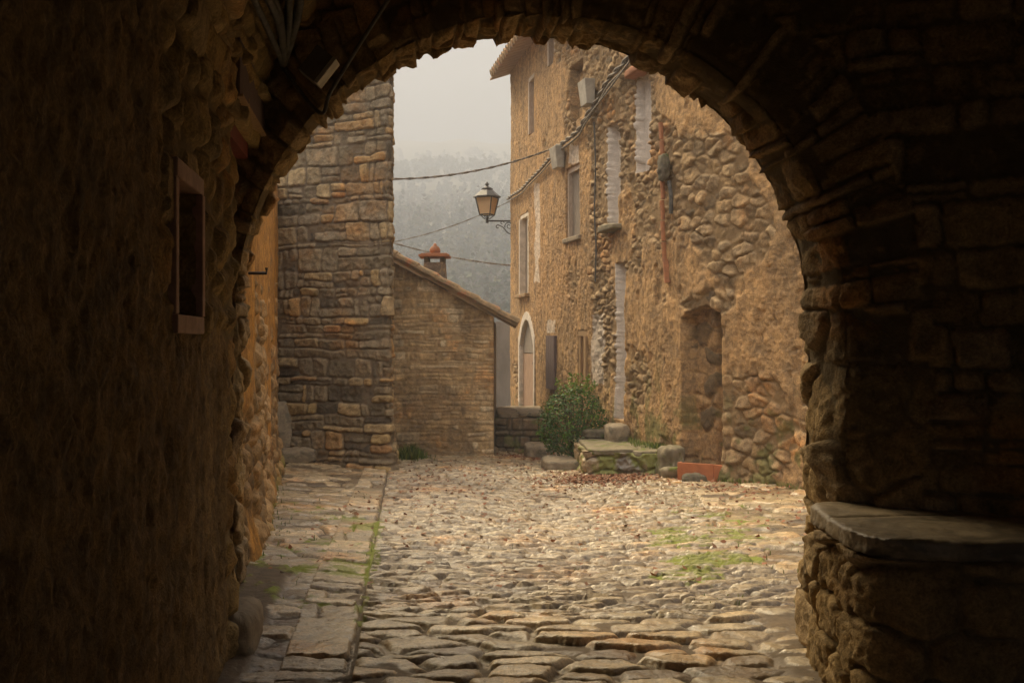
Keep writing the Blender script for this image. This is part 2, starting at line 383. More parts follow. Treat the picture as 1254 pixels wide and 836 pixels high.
def build_street():
    ys = [-3.6]
    while ys[-1] < 25:
        y = ys[-1]
        ys.append(y + (.08 if y < 3.2 else .0085 if y < 5.2 else .0085 + (y - 5.2) * .0016))
    Y = np.array(ys); nx = 960
    t = np.linspace(0, 1, nx)
    Xl = -2.2 - .18 * np.clip(Y, 0, 16); Xr = np.where(Y < 9, 3.6 + 0 * Y, 5.4)
    Xr = 3.4 + 2 * sst(5.5, 9, Y)
    X = Xl[:, None] + (Xr - Xl)[:, None] * t; YY = np.repeat(Y[:, None], nx, 1)
    e = EDGE(YY) + .03 * (fbm(YY * 2, YY * 0, 3) - .5)
    dl = e - X
    wob = fbm(X * 1.2, YY * 1.2, 91, 3) - .5
    left = dl > 0
    near = (YY + wob * .7 < 5.75) & ~left
    right = (X + wob * 1.1 > .75 + .13 * YY) & ~left & ~near
    h = np.zeros_like(X); i1 = np.zeros_like(X); mo = np.zeros_like(X)
    def put(mask, pat, **k):
        a, b, c = stone_height(pat, **k)
        h[mask] = a; i1[mask] = b; mo[mask] = c
    # near: rounded river stones laid flat
    m = near; put(m, voro(X[m], YY[m], .35, .150, 11, .9, .75, 2.3, .03), A=.034, e=.020, off=.018, tilt=.018, gap=.006)
    # middle: thin stones on edge, shingled
    m = ~near & ~right & ~left
    pat = voro(X[m], YY[m], .25, .056, 23, .95, .8, 2.0, .020)
    put(m, pat, A=.028, e=.009, off=.030, tilt=.030, gap=.002)
    m = right; put(m, voro(X[m], YY[m], .50, .27, 37, .8, .7, 3, .03), A=.022, e=.03, off=.03, tilt=.022, gap=.006)
    # left: flagstones, with one row of blocks along the joint
    m = left & (dl < .36); put(m, courses(YY[m], dl[m] - .02, .26, .40, 41, .25, .03, .05, 0, .9), A=.024, e=.016, off=.035, tilt=.025)
    m = left & (dl >= .36); put(m, voro(X[m], YY[m], .44, .22, 43, .8, .7, 3, .03), A=.022, e=.03, off=.025, tilt=.022, gap=.005)
    mo[left & (dl < .02)] = 1; h[left & (dl < .02)] = -.01
    n1 = fbm(X * 9, YY * 14, 5, 4) - .5; n2 = fbm(X * 40, YY * 40, 6, 3) - .5
    h = h + n1 * .010 * (1 - mo * .4) + n2 * .006 + chip(X, YY * 1.6, 17, 7) * np.where(near, .25, .45)
    h, mo = bury(h, mo, X, YY, .001, .008, 19, 2.5)
    # dirt fills some joints and the foot of the walls
    wl = -(.75 + .126 * YY)
    dirt = sst(.68, .78, fbm(X * 1.7, YY * 2.2, 77, 4)) * .7
    dirt = np.maximum(dirt, sst(.16, .0, X - wl) * (YY < 7)); dirt = np.maximum(dirt, sst(1.15, 1.5, X + wob * .4) * (YY < 5.9) * .95)
    fill = .012 + .03 * dirt + (fbm(X * 12, YY * 12, 15, 3) - .5) * .015
    d = sst(-.004, .006, fill - h) * np.clip(dirt * 1.4, 0, 1)
    h = np.where(dirt > .05, np.maximum(h, fill * np.clip(dirt * 1.3, 0, 1)), h)
    mo = np.maximum(mo, d)
    # moss in the joints of the right and left strips
    mz = np.zeros_like(X)
    mz = np.maximum(mz, np.exp(-(((X - (.55 + .14 * YY)) / .85) ** 2)) * sst(5.9, 6.6, YY) * sst(13, 9.5, YY))
    mz = np.maximum(mz, (dl > -.05) * sst(5.4, 6.3, YY) * sst(12, 9.5, YY) * .95)
    mn = fbm(X * 2.4, YY * 2.0, 88, 4)
    fb = (fbm(X * 16, YY * 12, 93, 4) - .5) * .22
    moss = sst(.46, .56, mn * mz + .08 * mo + fb * 1.3 + .012) * np.clip(sst(.014, -.004, h - .016 * mn) + mo, 0, 1)
    moss = np.maximum(moss, sst(.58, .64, mn * mz + fb) * .8)
    moss = np.maximum(moss, (np.abs(dl - .01) < .04) * sst(.45, .6, fbm(YY * 3, YY * 0, 8, 3)) * (YY > 5.6) * (YY < 9) * .8 * sst(-.02, .04, fb))
    h = h + moss * .012 * (.5 + fbm(X * 60, YY * 60, 94, 2))
    Z = gz(X, YY) + h
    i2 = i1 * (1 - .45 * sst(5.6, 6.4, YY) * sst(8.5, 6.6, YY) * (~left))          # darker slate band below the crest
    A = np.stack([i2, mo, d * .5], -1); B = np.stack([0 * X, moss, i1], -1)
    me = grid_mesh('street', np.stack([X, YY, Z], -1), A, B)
    tag(link('street', me, m_street), kind='structure')
build_street()

m_earth = plain('earth', (.12, .10, .06), (.07, .065, .035), .95, .3, .0)
def terrain_z(x, y):
    r = -.25 - .035 * max(0, min(y, 30) - 5.5) - .10 * max(0, min(y, 50) - 28)
    if y > 82:
        t = y - 82
        r += .262 * t * (t / (t + 32)) + mnoise.noise(Vector((x * .008, y * .008, 3))) * min(t * .07, 15) + mnoise.noise(Vector((x * .05, y * .05, 1))) * min(t * .04, 2)
    side = max(0, abs(x) - 60); r += side * .05
    return r
def build_terrain():
    xs = np.concatenate([np.linspace(-450, -40, 50), np.linspace(-36, 36, 37), np.linspace(40, 450, 50)])
    ys = np.concatenate([np.linspace(-40, 40, 41), np.linspace(43, 180, 50), np.linspace(188, 560, 60)])
    P = np.array([[(x, y, terrain_z(x, y)) for y in ys] for x in xs])
    tag(link('terrain', grid_mesh('terrain', P), m_earth), kind='structure')
build_terrain()

# ------------------------------------------------------------------ walls that follow a path
def path_wall(name, pts, z0, z1, du, dz, fn, mat, parent, side=-1, back=.35, smooth=.05, zs=None, top=None):
    """pts in plan; side=+1: the face looks to the left of the direction of travel"""
    pts = np.array(pts, float); seg = np.hypot(*np.diff(pts, axis=0).T); cum = np.r_[0, np.cumsum(seg)]
    n = int(cum[-1] / du) + 1; u = np.linspace(0, cum[-1], n)
    def at(s): return np.stack([np.interp(s, cum, pts[:, 0]), np.interp(s, cum, pts[:, 1])], -1)
    c = sum(at(np.clip(u + o, 0, cum[-1])) for o in np.linspace(-smooth, smooth, 7)) / 7
    t = np.gradient(c, axis=0); t /= np.linalg.norm(t, axis=1)[:, None] + 1e-9
    nrm = np.stack([-t[:, 1], t[:, 0]], -1) * side
    z = np.arange(z0, z1, dz) if zs is None else zs
    U, Z = np.meshgrid(u, z, indexing='ij'); X = np.repeat(c[:, 0:1], len(z), 1); Y = np.repeat(c[:, 1:2], len(z), 1)
    if top is not None: Z = z0 + (Z - z0) * (top(Y) - z0) / (z1 - z0)
    h, A, B = fn(U, Z, X, Y)
    P = np.stack([X + nrm[:, 0:1] * h, Y + nrm[:, 1:2] * h, Z], -1)
    bk = np.zeros_like(P); hm = np.minimum(h, 0)
    bk[..., 0] = -nrm[:, 0:1] * back; bk[..., 1] = -nrm[:, 1:2] * back
    me = grid_mesh(name, P, A, B, back=bk)
    return link(name, me, mat, parent)

def AB(i1, mo, pl, paint=None, moss=None, i2=None):
    z = np.zeros_like(i1)
    return np.stack([i1, mo, pl], -1), np.stack([z if paint is None else paint, z if moss is None else moss, z if i2 is None else i2], -1)

def rubble_mix(U, Z, pat, A, e, off, tilt, pl, seed, plev=.035, rough=.03):
    h, i1, mo = stone_height(pat, A, e, off, tilt)
    n = fbm(U * 5, Z * 5, seed, 5) - .5; f = fbm(U * 26, Z * 26, seed + 3, 3) - .5
    h = h + n * .02 + chip(U, Z, seed + 11)
    h, mo = bury(h, mo, U, Z, A * .35, A * .5, seed + 13)
    hp = plev + (fbm(U * 2.2, Z * 1.4, seed + 7, 5) - .5) * rough * 2 + f * .006
    k = sst(.0, 1, pl); hh = h * (1 - k) + hp * k
    # stones that stand proud show through thin plaster
    thr = sst(.002, .012, h - hp - (pl - .5) * .05) * (pl < .93)
    plm = np.clip(k * (1 - thr), 0, 1); hh = np.maximum(hh, np.where(pl < .93, h - (pl) * .03, -1))
    return hh, i1, mo * (1 - plm), plm

# ---- left house: coursed grey stone
def f_lefthouse(U, Z, X, Y):
    pat = courses(U, Z, .50, .225, 101, .5, .055, .05, .85, .9)
    h, i1, mo = stone_height(pat, .042, .026, .045, .04, .004)
    h = h + chip(U, Z, 5) + (fbm(U * 3, Z * 3, 5, 4) - .5) * .03
    h, mo = bury(h, mo, U, Z, .006, .024, 107)
    foot = sst(.5, -.4, Z) * .10
    return (h + foot,) + AB(i1, mo, 0 * U)
lh = empty('stone_house', (-3, 16.5, G(-3, 15.5)))
tag(lh, 'tall corner of a grey coursed stone house just beyond the arch, left of the sky', 'house')
path_wall('wall', [(-5.5, 18.0), (-5.4, 16.2), (-1.80, 14.6), (-2.08, 16.9), (-5.4, 17.95)], -.7, 6.1, .015, .015, f_lefthouse, m_greywall, lh, side=-1, smooth=.05, back=.24)

# ---- ochre wall between the arch and the left house
def f_orange(U, Z, X, Y):
    pat = voro(U, Z, .26, .2, 131, .85, .8, 2.6)
    pl = sst(.30, .52, fbm(U * 1.1, Z * .8, 21, 4) + .30 * sst(.7, 3.4, Z - .10 * U) - .34 * sst(2.2, .2, Z) + .1 * sst(0, 6, U))
    h, i1, mo, p = rubble_mix(U, Z, pat, .06, .06, .05, .03, pl, 31, .04, .035)
    h = h + np.where(Z > 2.6 + (Y - 7) * .165, -.0, 0)
    return (h + sst(.35, -.3, Z) * .12,) + AB(i1, mo, p, moss=sst(.1, -.25, Z) * sst(.4, .6, fbm(U * 3, Z * 3, 3)))
ow = empty('ochre_wall', (-2.8, 11, 0))
tag(ow, 'sunlit ochre plastered wall with rubble foot running from the arch to the grey house on the left', 'wall')
path_wall('wall', [(-1.9, 6.55), (-2.0, 7.6), (-3.78, 15.9)], -.6, 4.0, .016, .016, f_orange, m_orange, ow, side=-1, smooth=.1, top=lambda Y: 2.6 + 1.45 * np.clip((Y - 7) / 8.0, 0, 1) + .06 * (fbm(Y * 3, Y * 0, 5) - .5))
mb = MB(); mb.tube([(-2.1, 7.3, 2.1), (-1.80, 7.3, 2.1), (-1.80, 7.3, 2.14)], .012, 6); mb.build('iron_pin', m_iron, ow)

# ---- gable house
RX0, RZ0, RS = -.05, 1.90, .547
def f_gable(U, Z, X, Y):
    pat = courses(U, Z, .30, .115, 151, .4, .035, .03, .7, .85)
    h, i1, mo = stone_height(pat, .018, .02, .018, .01, .003)
    pl = sst(.52, .6, fbm(U * .8, Z * .9, 61, 4)) * .55
    h = h + chip(U, Z, 155) * .7; h, mo = bury(h, mo, U, Z, .004, .012, 157)
    return (h,) + AB(i1, mo, pl)
gh = empty('gable_house', (-2.5, 19, G(-2, 17)))
tag(gh, 'low warm stone gable house with sloping tiled verge at the end of the street', 'house')
def gable_wall():
    xs = np.arange(-5.2, -.30, .02); n = 210
    t = np.linspace(0, 1, n)
    X = np.repeat(xs[:, None], n, 1); top = RZ0 + RS * (RX0 - X) - .02
    Z = -1.2 + (top + 1.2) * t; Y = np.full_like(X, 17.3)
    h, A, B = f_gable(X, Z, X, Y)
    P = np.stack([X, Y - h, Z], -1); bk = np.zeros_like(P); bk[..., 1] = .4
    link('wall', grid_mesh('wall', P, A, B, back=bk), m_gable, gh)
    s = MB(); s.box(-.72, -.32, 17.72, 20.4, -1.2, 1.95); s.build('side_wall', m_render, gh)
gable_wall()

# ---- long house on the right
RP = [(6.0, 8.6), (3.9, 11.35), (3.5, 11.9), (2.75, 13.0), (2.35, 13.8), (1.71, 15.7), (.89, 18.7), (0.0, 23.2), (.7, 24.3), (2.6, 25.6)]
rp = np.array(RP); rcum = np.r_[0, np.cumsum(np.hypot(*np.diff(rp, axis=0).T))]
def wall_at_px(x):
    """arclength and depth on the right house wall that a photo column meets"""
    ss = np.linspace(0, rcum[7], 6000); xx = np.interp(ss, rcum, rp[:, 0]); yy = np.interp(ss, rcum, rp[:, 1])
    i = int(np.argmin(np.abs(CX + F * xx / yy - x))); return float(ss[i]), float(xx[i]), float(yy[i])
def hz(y, Y): return H + (CY - y) * Y / F
OPEN = []   # u0,u1,z0,z1,depth,paint,frame
def opening(xa, xb, yt, yb, depth, paint=0, arch=0, rag=0, plast=.0, frame=0):
    ub, _, _ = wall_at_px(xa); ua, _, Yb = wall_at_px(xb); um, _, Ym = wall_at_px((xa + xb) / 2)
    o = dict(u0=ua, u1=ub, z0=hz(yb, Ym), z1=hz(yt, Ym), depth=depth, paint=paint, arch=arch, rag=rag, plast=plast, frame=frame)
    OPEN.append(o); return o
o_grey = opening(697, 713, 204, 290, .12, plast=1)
o_white = opening(640, 650, 262, 360, .1, plast=1)
o_infill = opening(700, 716, 78, 146, .16)
o_slit = opening(651, 657, 95, 162, .15, plast=1)
o_top = opening(675, 681, 30, 78, .15, plast=1)
o_arch = opening(640, 657, 392, 500, .09, plast=1, arch=1, frame=.13)
o_dark = opening(711, 723, 405, 480, .15, plast=1)
o_w1 = opening(747, 761, 152, 275, .14, paint=1, rag=.0)
o_w2 = opening(781, 798, 92, 210, .12, paint=1, rag=.07)
o_w3 = opening(757, 769, 322, 512, .12, paint=1, rag=0)
o_near = opening(838, 886, 376, 600, .34, plast=0, arch=0)

def f_right(U, Z, X, Y):
    px = CX + F * X / Y; py = CY - F * (Z - H) / Y                 # where rubble shows, plotted on the wall itself
    # big stones near the arch, smaller up the street
    patA = voro(U, Z, .25, .165, 201, .95, .9, 3.2, .04); patB = voro(U, Z, .19, .11, 211, .95, .9, 3.0, .035)
    w = sst(rcum[3] + .3, rcum[4] + .5, U)
    hA, iA, mA = stone_height(patA, .042, .022, .05, .06); hB, iB, mB = stone_height(patB, .038, .018, .045, .05)
    near = w < .5
    pat_h = np.where(near, hA, hB); i1 = np.where(near, iA, iB); mo = np.where(near, mA, mB)
    def blob(x, y, rx, ry, a): return a * np.exp(-(((px - x) / rx) ** 2 + ((py - y) / ry) ** 2))
    ex = blob(722, 90, 40, 75, 1) + blob(770, 150, 40, 110, 1.1) + blob(738, 255, 12, 60, .7) + blob(842, 215, 60, 80, 1.0) + blob(905, 260, 50, 70, 1.0) \
        + blob(745, 430, 18, 90, .8) + blob(950, 520, 55, 95, 1.15) + blob(905, 560, 30, 40, .8) + blob(790, 470, 22, 70, .5) + blob(815, 560, 22, 35, .9) \
        + blob(640, 450, 9, 50, .5) + blob(705, 380, 10, 60, .4) + blob(860, 372, 35, 14, .9) + .25 * (U < rcum[2])
    n = fbm(U * 1.6, Z * 1.1, 71, 5)
    peb = pillow(voro(U, Z, .085, .06, 261, .9, .9, 2.6, .02)[0], .02)
    pl = 1 - sst(.44, .56, ex * .66 + (n - .5) * 1.1 + .17)
    nse = fbm(U * 5, Z * 5, 33, 5) - .5; f = fbm(U * 26, Z * 26, 36, 3) - .5
    h = pat_h + nse * .03 + chip(U, Z, 231)
    h, mo = bury(h, mo, U, Z, .010, .030, 233, 2.0)
    far = sst(rcum[5] - .5, rcum[6] - .5, U)
    hp = .050 + (fbm(U * 2.2, Z * 1.0, 40, 5) - .5) * (.085 - .05 * far) + f * .012 + peb * .009 * sst(.42, .6, fbm(U * 1.3, Z * 1.3, 48, 3)) + chip(U, Z, 263) * .35 + (fbm(U * 9, Z * 5, 44, 4) - .5) * .024 - .03 * sst(.60, .66, fbm(U * 3.3, Z * 2.2, 47, 5)) * (1 - far)
    thr = sst(.0, .012, h - hp - (pl - .45) * .07) * (pl < .95)
    plm = np.clip(pl * (1 - thr), 0, 1); hh = h * (1 - pl) + hp * pl; hh = np.maximum(hh, np.where(pl < .95, h - pl * .045, -1))
    mo = mo * (1 - plm); paint = np.zeros_like(U); nn = fbm(U * 5, Z * 3.2, 55, 3) - .5
    for o in OPEN:
        rg = o['rag']; u0 = o['u0'] + nn * rg * .8; u1 = o['u1'] - nn * rg * .8
        top = o['z1'] + nn * (rg + .04); uc = (o['u0'] + o['u1']) / 2; hw = (o['u1'] - o['u0']) / 2
        if o is o_near: top = o['z1'] - .14 * (np.abs((U - uc) / hw)) ** 2.5 + nn * .05
        if o['arch']: top = o['z1'] - .55 * (np.abs((U - uc) / hw)) ** 2
        ins = (U > u0) & (U < u1) & (Z > o['z0'] - (.02 if not rg else nn * rg)) & (Z < top)
        dd = o['depth']
        if o is o_near:
            ph, pi, pm = stone_height(voro(U + 7, Z, .42, .30, 301, .8, .7, 2.6, .06), .05, .06, .03, .03)
            inner = -dd + ph * .8 + nse * .04; op = sst(.5, .42, pi)          # blocked with big dark stones and orange mortar
            dep = inner + .12 - .16 * sst(o['u0'] + .42, o['u0'] + .3, U)
            hh = np.where(ins, dep, hh); mo = np.where(ins, pm, mo); i1 = np.where(ins, pi * .05, i1); plm = np.where(ins, np.clip(sst(.62, .5, pi) + pm, 0, 1), plm)
        elif o is o_infill:
            ph, pi, pm = stone_height(courses(U, Z, .5, .2, 303, .1), .03, .03)
            hh = np.where(ins, -dd + ph, hh); i1 = np.where(ins, pi * .5 + .1, i1); mo = np.where(ins, pm, mo); plm = np.where(ins, 0, plm)
        else:
            hh = np.where(ins, -dd + (f * .01), hh); plm = np.where(ins, 1, plm); mo = np.where(ins, 0, mo)
        if o['paint']: paint = np.where(ins | ((U > u0) & (U < u1 + .03 + nn * rg) & (Z > o['z0']) & (Z < top)), 1, paint)
        if o['frame']:
            fr = o['frame']; ft = o['z1'] + fr - .55 * (np.abs((U - uc) / (hw + fr))) ** 2
            band = (U > u0 - fr) & (U < u1 + fr) & (Z < ft + .05) & (Z > o['z0']) & ~ins
            paint = np.where(band, 1, paint); hh = np.where(band, .075, hh)
    # lime-washed and grey cement patches
    def patch(x0, x1, y0, y1, s): return (px + nn * s > x0) & (px - nn * s < x1) & (py + nn * s > y0) & (py - nn * s < y1)
    for (x0, x1, y0, y1) in ((728, 741, 385, 470), (658, 664, 225, 345), (672, 683, 392, 408), (700, 712, 178, 200)):
        k = patch(x0, x1, y0, y1, 5) & (hh > 0); paint = np.where(k, .6, paint)
    g = gz(X, Y); dz = Z - g
    moss = .7 * sst(.5, .62, fbm(U * 6, Z * 5, 99, 5) + .22 * sst(.5, 0, dz) - .10) * sst(1.5, .5, dz) * (U > rcum[2])
    moss = np.maximum(moss, .75 * sst(.50, .62, fbm(U * 6, Z * 3, 98, 5)) * sst(2.0, .5, dz) * sst(760, 775, px) * sst(830, 815, px))
    hh = hh + sst(.4, -.2, dz) * .08
    return (hh,) + AB(i1, mo, plm, paint, moss)
rh = empty('terraced_house', (2.5, 16, G(2, 15)))
tag(rh, 'long tall house of peeling ochre plaster and rubble right of the street', 'house')
zs = np.concatenate([np.arange(-1.2, 4.6, .0175), np.arange(4.6, 8.3, .022)])
path_wall('wall', RP, 0, 0, .0175, 0, f_right, m_house, rh, side=1, back=.7, smooth=.10, zs=zs)

# ------------------------------------------------------------------ the vaulted passage
pg = empty('vaulted_passage', (.9, 2.5, 0))
tag(pg, 'dark vaulted stone passage with a round arch framing the street, seen from inside', 'archway')
WL = lambda Y: -.815 - .126 * Y
WR = lambda Y: 2.93 - .126 * Y
def f_inleft(U, Z, X, Y):
    pat = voro(U, Z, .24, .20, 401, .85, .8, 2.8, .03)
    ex = sst(3.1, 3.7, Y + .4 * (fbm(Z * 1.3, Z * 0, 4, 3) - .5)) * sst(1.45, 1.85, Z) + sst(4.7, 5.0, Y) * .8
    pl = 1 - sst(.35, .65, ex * .8 + (fbm(U * 1.5, Z * 1.5, 81, 4) - .5) * .6)
    h, i1, mo, p = rubble_mix(U, Z, pat, .06, .06, .04, .035, pl, 83, .03, .015)
    lump = (fbm(U * 1.5, Z * 1.1, 85, 3) - .5) * .022 + (np.abs(fbm(U * 9, Z * 9, 87, 5) - .5)) * -.055 + .008 + chip(U, Z, 89, 14) * .45
    h = h + lump * np.clip(pl + .2, 0, 1)
    h = h * sst(0, .5, Y)
    rec = (Y > 5.10) & (Z < 2.86); h = np.where(rec, -.62, h)
    wfl = (Y > 3.50) & (Y < 4.22) & (Z > 1.55) & (Z < 2.36); h = np.where(wfl, np.minimum(h, .045), h)
    win = (Y > 3.66) & (Y < 4.06) & (Z > 1.70) & (Z < 2.22); h = np.where(win, -.16, h)
    hole = ((Y - 4.35) ** 2 / .006 + (Z - 2.92) ** 2 / .002) < 1; h = np.where(hole, -.2, h)
    return (h,) + AB(i1, mo, p)
def f_inright(U, Z, X, Y):
    pat = voro(U, Z, .3, .2, 421, .85, .8, 2.8, .03)
    pl = 1 - sst(.45, .62, fbm(U * 1.2, Z * 1.2, 421, 4))
    h, i1, mo, p = rubble_mix(U, Z, pat, .05, .06, .04, .03, pl, 423, .03, .045)
    return (h,) + AB(i1, mo, p)
path_wall('side_wall', [(WL(-3.6), -3.6), (WL(6.35), 6.35)], -.4, 3.15, .016, .016, f_inleft, m_inner, pg, side=-1, back=.5)
path_wall('side_wall', [(WR(-3.6), -3.6), (WR(5.35), 5.35)], -.3, 3.15, .024, .024, f_inright, m_inner, pg, side=1, back=.3)
def vault():
    ny = int(11.2 / .025); Yc = np.linspace(-3.6, 6.9, ny); n = 210; th = np.linspace(math.pi, 0, n)
    T, YY = np.meshgrid(th, Yc, indexing='ij')
    c, s = np.cos(T), np.sin(T); a = 1.86
    e = .82; cx = np.sign(c) * np.abs(c) ** e; sz = np.abs(s) ** e
    mid = (WL(YY) + WR(YY)) / 2
    arc = np.repeat((np.cumsum(np.r_[0, np.hypot(np.diff(np.cos(th) * a), np.diff(np.sin(th) * 1.15))]))[:, None], ny, 1)
    pat = courses(YY, arc, .36, .15, 441, .3, .03, .03, .5, .7)
    h, i1, mo = stone_height(pat, .055, .05, .06, .04)
    h += (fbm(YY * 4, arc * 4, 443, 4) - .5) * .06
    X = mid + (a - h * np.abs(c)) * cx; Z = 2.78 + (1.15 - h) * sz; 
    A, B = AB(i1, mo, sst(.55, .65, fbm(YY * 1.4, arc * 1.4, 445, 4)) * .8)
    bk = np.zeros(X.shape + (3,)); bk[..., 2] = .35 * s + .05; bk[..., 0] = .3 * c
    link('vault', grid_mesh('vault', np.stack([X, YY, Z], -1), A, B, back=bk), m_inner, pg)
vault()
m2 = MB(); m2.box(-1.6, .5, -4.0, -3.58, -.5, 4.4); m2.box(.5, 3.0, -4.0, -3.58, 2.6, 4.4); m2.box(3.0, 4.4, -4.0, -3.58, -.5, 4.4); m2.build('unseen_rear_wall', m_render, pg)  # unseen wall added behind the camera; its opening sets the light let in

def arch():
    sil = [(302, 760), (299, 700), (296, 600), (296, 500), (299, 430)]
    for a in np.linspace(178, 2, 60): sil.append((642 + 342 * math.cos(math.radians(a)), 391 - 342 * math.sin(math.radians(a))))
    sil += [(985, 430), (990, 470), (984, 520), (979, 600), (996, 640), (978, 690), (974, 740), (984, 830)]
    sil = np.array(sil, float); r = (sil[:, 0] - CX) / F
    A0 = np.array((-1.77, 6.6)); B0 = np.array((1.527, 5.2)); ab = B0 - A0; ln = np.hypot(*ab); e = ab / ln; nn = np.array((-ab[1], ab[0]))
    Yp = nn @ A0 / (nn[0] * r + nn[1]); Xp = r * Yp; Zp = H + (CY - sil[:, 1]) / F * Yp
    s = (np.stack([Xp, Yp], -1) - A0) @ e
    seg = np.r_[0, np.cumsum(np.hypot(np.diff(s), np.diff(Zp)))]
    n = int(seg[-1] / .012); L = np.linspace(0, seg[-1], n); S = np.interp(L, seg, s); Z = np.interp(L, seg, Zp)
    k = np.ones(15) / 15
    def sm(a): return np.convolve(np.pad(a, 7, 'edge'), k, 'valid')
    S, Z = sm(S), sm(Z)
    k2 = 45; t = np.stack([np.gradient(np.convolve(np.pad(S, k2, 'reflect', reflect_type='odd'), np.ones(2 * k2 + 1) / (2 * k2 + 1), 'valid')), np.gradient(np.convolve(np.pad(Z, k2, 'reflect', reflect_type='odd'), np.ones(2 * k2 + 1) / (2 * k2 + 1), 'valid'))], -1)
    t /= np.linalg.norm(t, axis=1)[:, None]; rad = np.stack([-t[:, 1], t[:, 0]], -1)       # outward from the opening
    D = .42; dv = np.array((.126, -1.0)); dv /= np.hypot(*dv)
    q = np.concatenate([-np.arange(1.6, 0, -.03), np.arange(0, D, .012), D + np.arange(0, 2.6, .015)])
    ro = np.where(q < 0, -q, np.where(q > D, q - D, 0)); dep = np.clip(q, 0, D)
    nq = len(q); Q = np.repeat(q[None], n, 0); LL = np.repeat(L[:, None], nq, 1)
    s3 = S[:, None] + rad[:, 0:1] * ro; z3 = Z[:, None] + rad[:, 1:2] * ro
    X = A0[0] + e[0] * s3 + dv[0] * dep; Y = A0[1] + e[1] * s3 + dv[1] * dep
    # pattern: voussoirs wrap the edge; horizontal courses beyond the ring
    ring = (Q > -.3) & (Q < D + .36 + .06 * (hsh(np.floor(LL / .15), 3, 5)))
    jamb = z3 < 1.75
    pv = courses(Q, LL + .07 * (fbm(Q * 2, LL * 1.5, 8, 2) - .5), .50, .13, 503, .3, .035, .018, .9, .6)
    pc = courses(s3, z3, .40, .17, 507, .3, .035, .04, .6, .7)
    pj = voro(Q, z3, .42, .30, 509, .9, .9, 2.8, .05)
    hv, iv, mv = stone_height(pv, .032, .014, .06, .05); hc, ic, mc = stone_height(pc, .045, .022, .06, .04); hj, ij, mj = stone_height(pj, .045, .028, .05, .06)
    h = np.where(ring & ~jamb, hv, np.where(ring, hj, hc)); i1 = np.where(ring & ~jamb, iv, np.where(ring, ij, ic)); mo = np.where(ring & ~jamb, mv, np.where(ring, mj, mc))
    h = h + (fbm(Q * 6 + 3, LL * 6, 511, 4) - .5) * .05 + (fbm(Q * 25, LL * 25, 513, 3) - .5) * .014 - .02
    h = h + np.where(jamb, (fbm(Q * 3.2, z3 * 2.6, 517, 4) - .5) * .07, 0) + chip(Q, LL, 519, 12) * .9
    h, mo = bury(h, mo, Q, LL, -.012, .03, 521)
    # displacement direction turns over the arrises
    wi = sst(-.05, .05, q) * sst(D + .05, D - .05, q); wf = sst(D - .05, D + .05, q); wb = sst(.05, -.05, q)
    dx = -rad[:, 0:1] * e[0] * wi + (-nn[0] / ln) * wf + (nn[0] / ln) * wb
    dy = -rad[:, 0:1] * e[1] * wi + (-nn[1] / ln) * wf + (nn[1] / ln) * wb
    dzz = -rad[:, 1:2] * wi
    m = np.sqrt(dx ** 2 + dy ** 2 + dzz ** 2) + 1e-6
    edge = np.exp(-((q - D) / .05) ** 2) * .03 + np.exp(-(q / .05) ** 2) * .02     # worn arrises
    h = h - edge
    P = np.stack([X + dx / m * h, Y + dy / m * h, z3 + dzz / m * h], -1)
    A, B = AB(i1, mo, 0 * i1)
    link('arch', grid_mesh('arch', P, A, B), m_arch, pg)
arch()
m_framebrown = plain('ochre_frame_wood', (.40, .26, .13), (.27, .17, .09), .7, 9, .003, stretch=(6, 6, .6))
# ------------------------------------------------------------------ parts of the passage
def on_left(Y, off=0.0): return WL(Y) + off
ANG_L = math.atan2(-.126, 1)                                # direction of the passage in plan
def lbox(mb, y0, y1, z0, z1, o0, o1):
    """box lying along the left passage wall; o = distance from the wall into the passage"""
    c = [(WL(y0) + o0, y0), (WL(y0) + o1, y0), (WL(y1) + o1, y1), (WL(y1) + o0, y1)]
    mb.hexa([(x, y, z0) for x, y in c] + [(x, y, z1) for x, y in c])
m_frame = plain('weathered_frame', (.44, .27, .19), (.30, .18, .13), .7, 9, .003)
wf = None
mb = MB(); lbox(mb, 3.60, 4.12, 1.63, 1.70, -.1, .062); lbox(mb, 3.60, 4.12, 2.20, 2.27, -.1, .06)
lbox(mb, 3.60, 3.655, 1.70, 2.20, -.1, .055); lbox(mb, 4.065, 4.12, 1.70, 2.20, -.1, .065)
wf = mb.build('window', m_frame, pg, bevel=.006)
mb = MB(); lbox(mb, 3.655, 4.065, 1.70, 2.20, -.10, -.06); mb.build('shutter_leaf', m_redwood, wf)
mb = MB(); lbox(mb, 3.92, 3.99, 1.93, 1.945, -.06, -.035); mb.build('latch', m_iron, wf)
mb = MB(); lbox(mb, 3.655, 3.70, 2.12, 2.15, -.06, -.045); mb.build('hinge', m_iron, wf)
# lintel boards over the doorway recess
mb = MB(); lbox(mb, 5.06, 6.42, 2.86, 3.20, .0, .07); l0 = mb.build('lintel', m_brownwood, pg, bevel=.005)
mb = MB(); lbox(mb, 5.06, 6.42, 2.845, 2.858, -.05, .085); mb.build('drip_edge', m_framebrown, l0)
mb = MB(); lbox(mb, 5.12, 6.0, 2.70, 2.85, -.60, -.02); mb.build('door_head', m_redwood, pg)
mb = MB(); lbox(mb, 5.10, 6.1, -.2, 2.70, -.62, -.56); mb.build('door', m_redwood, pg)

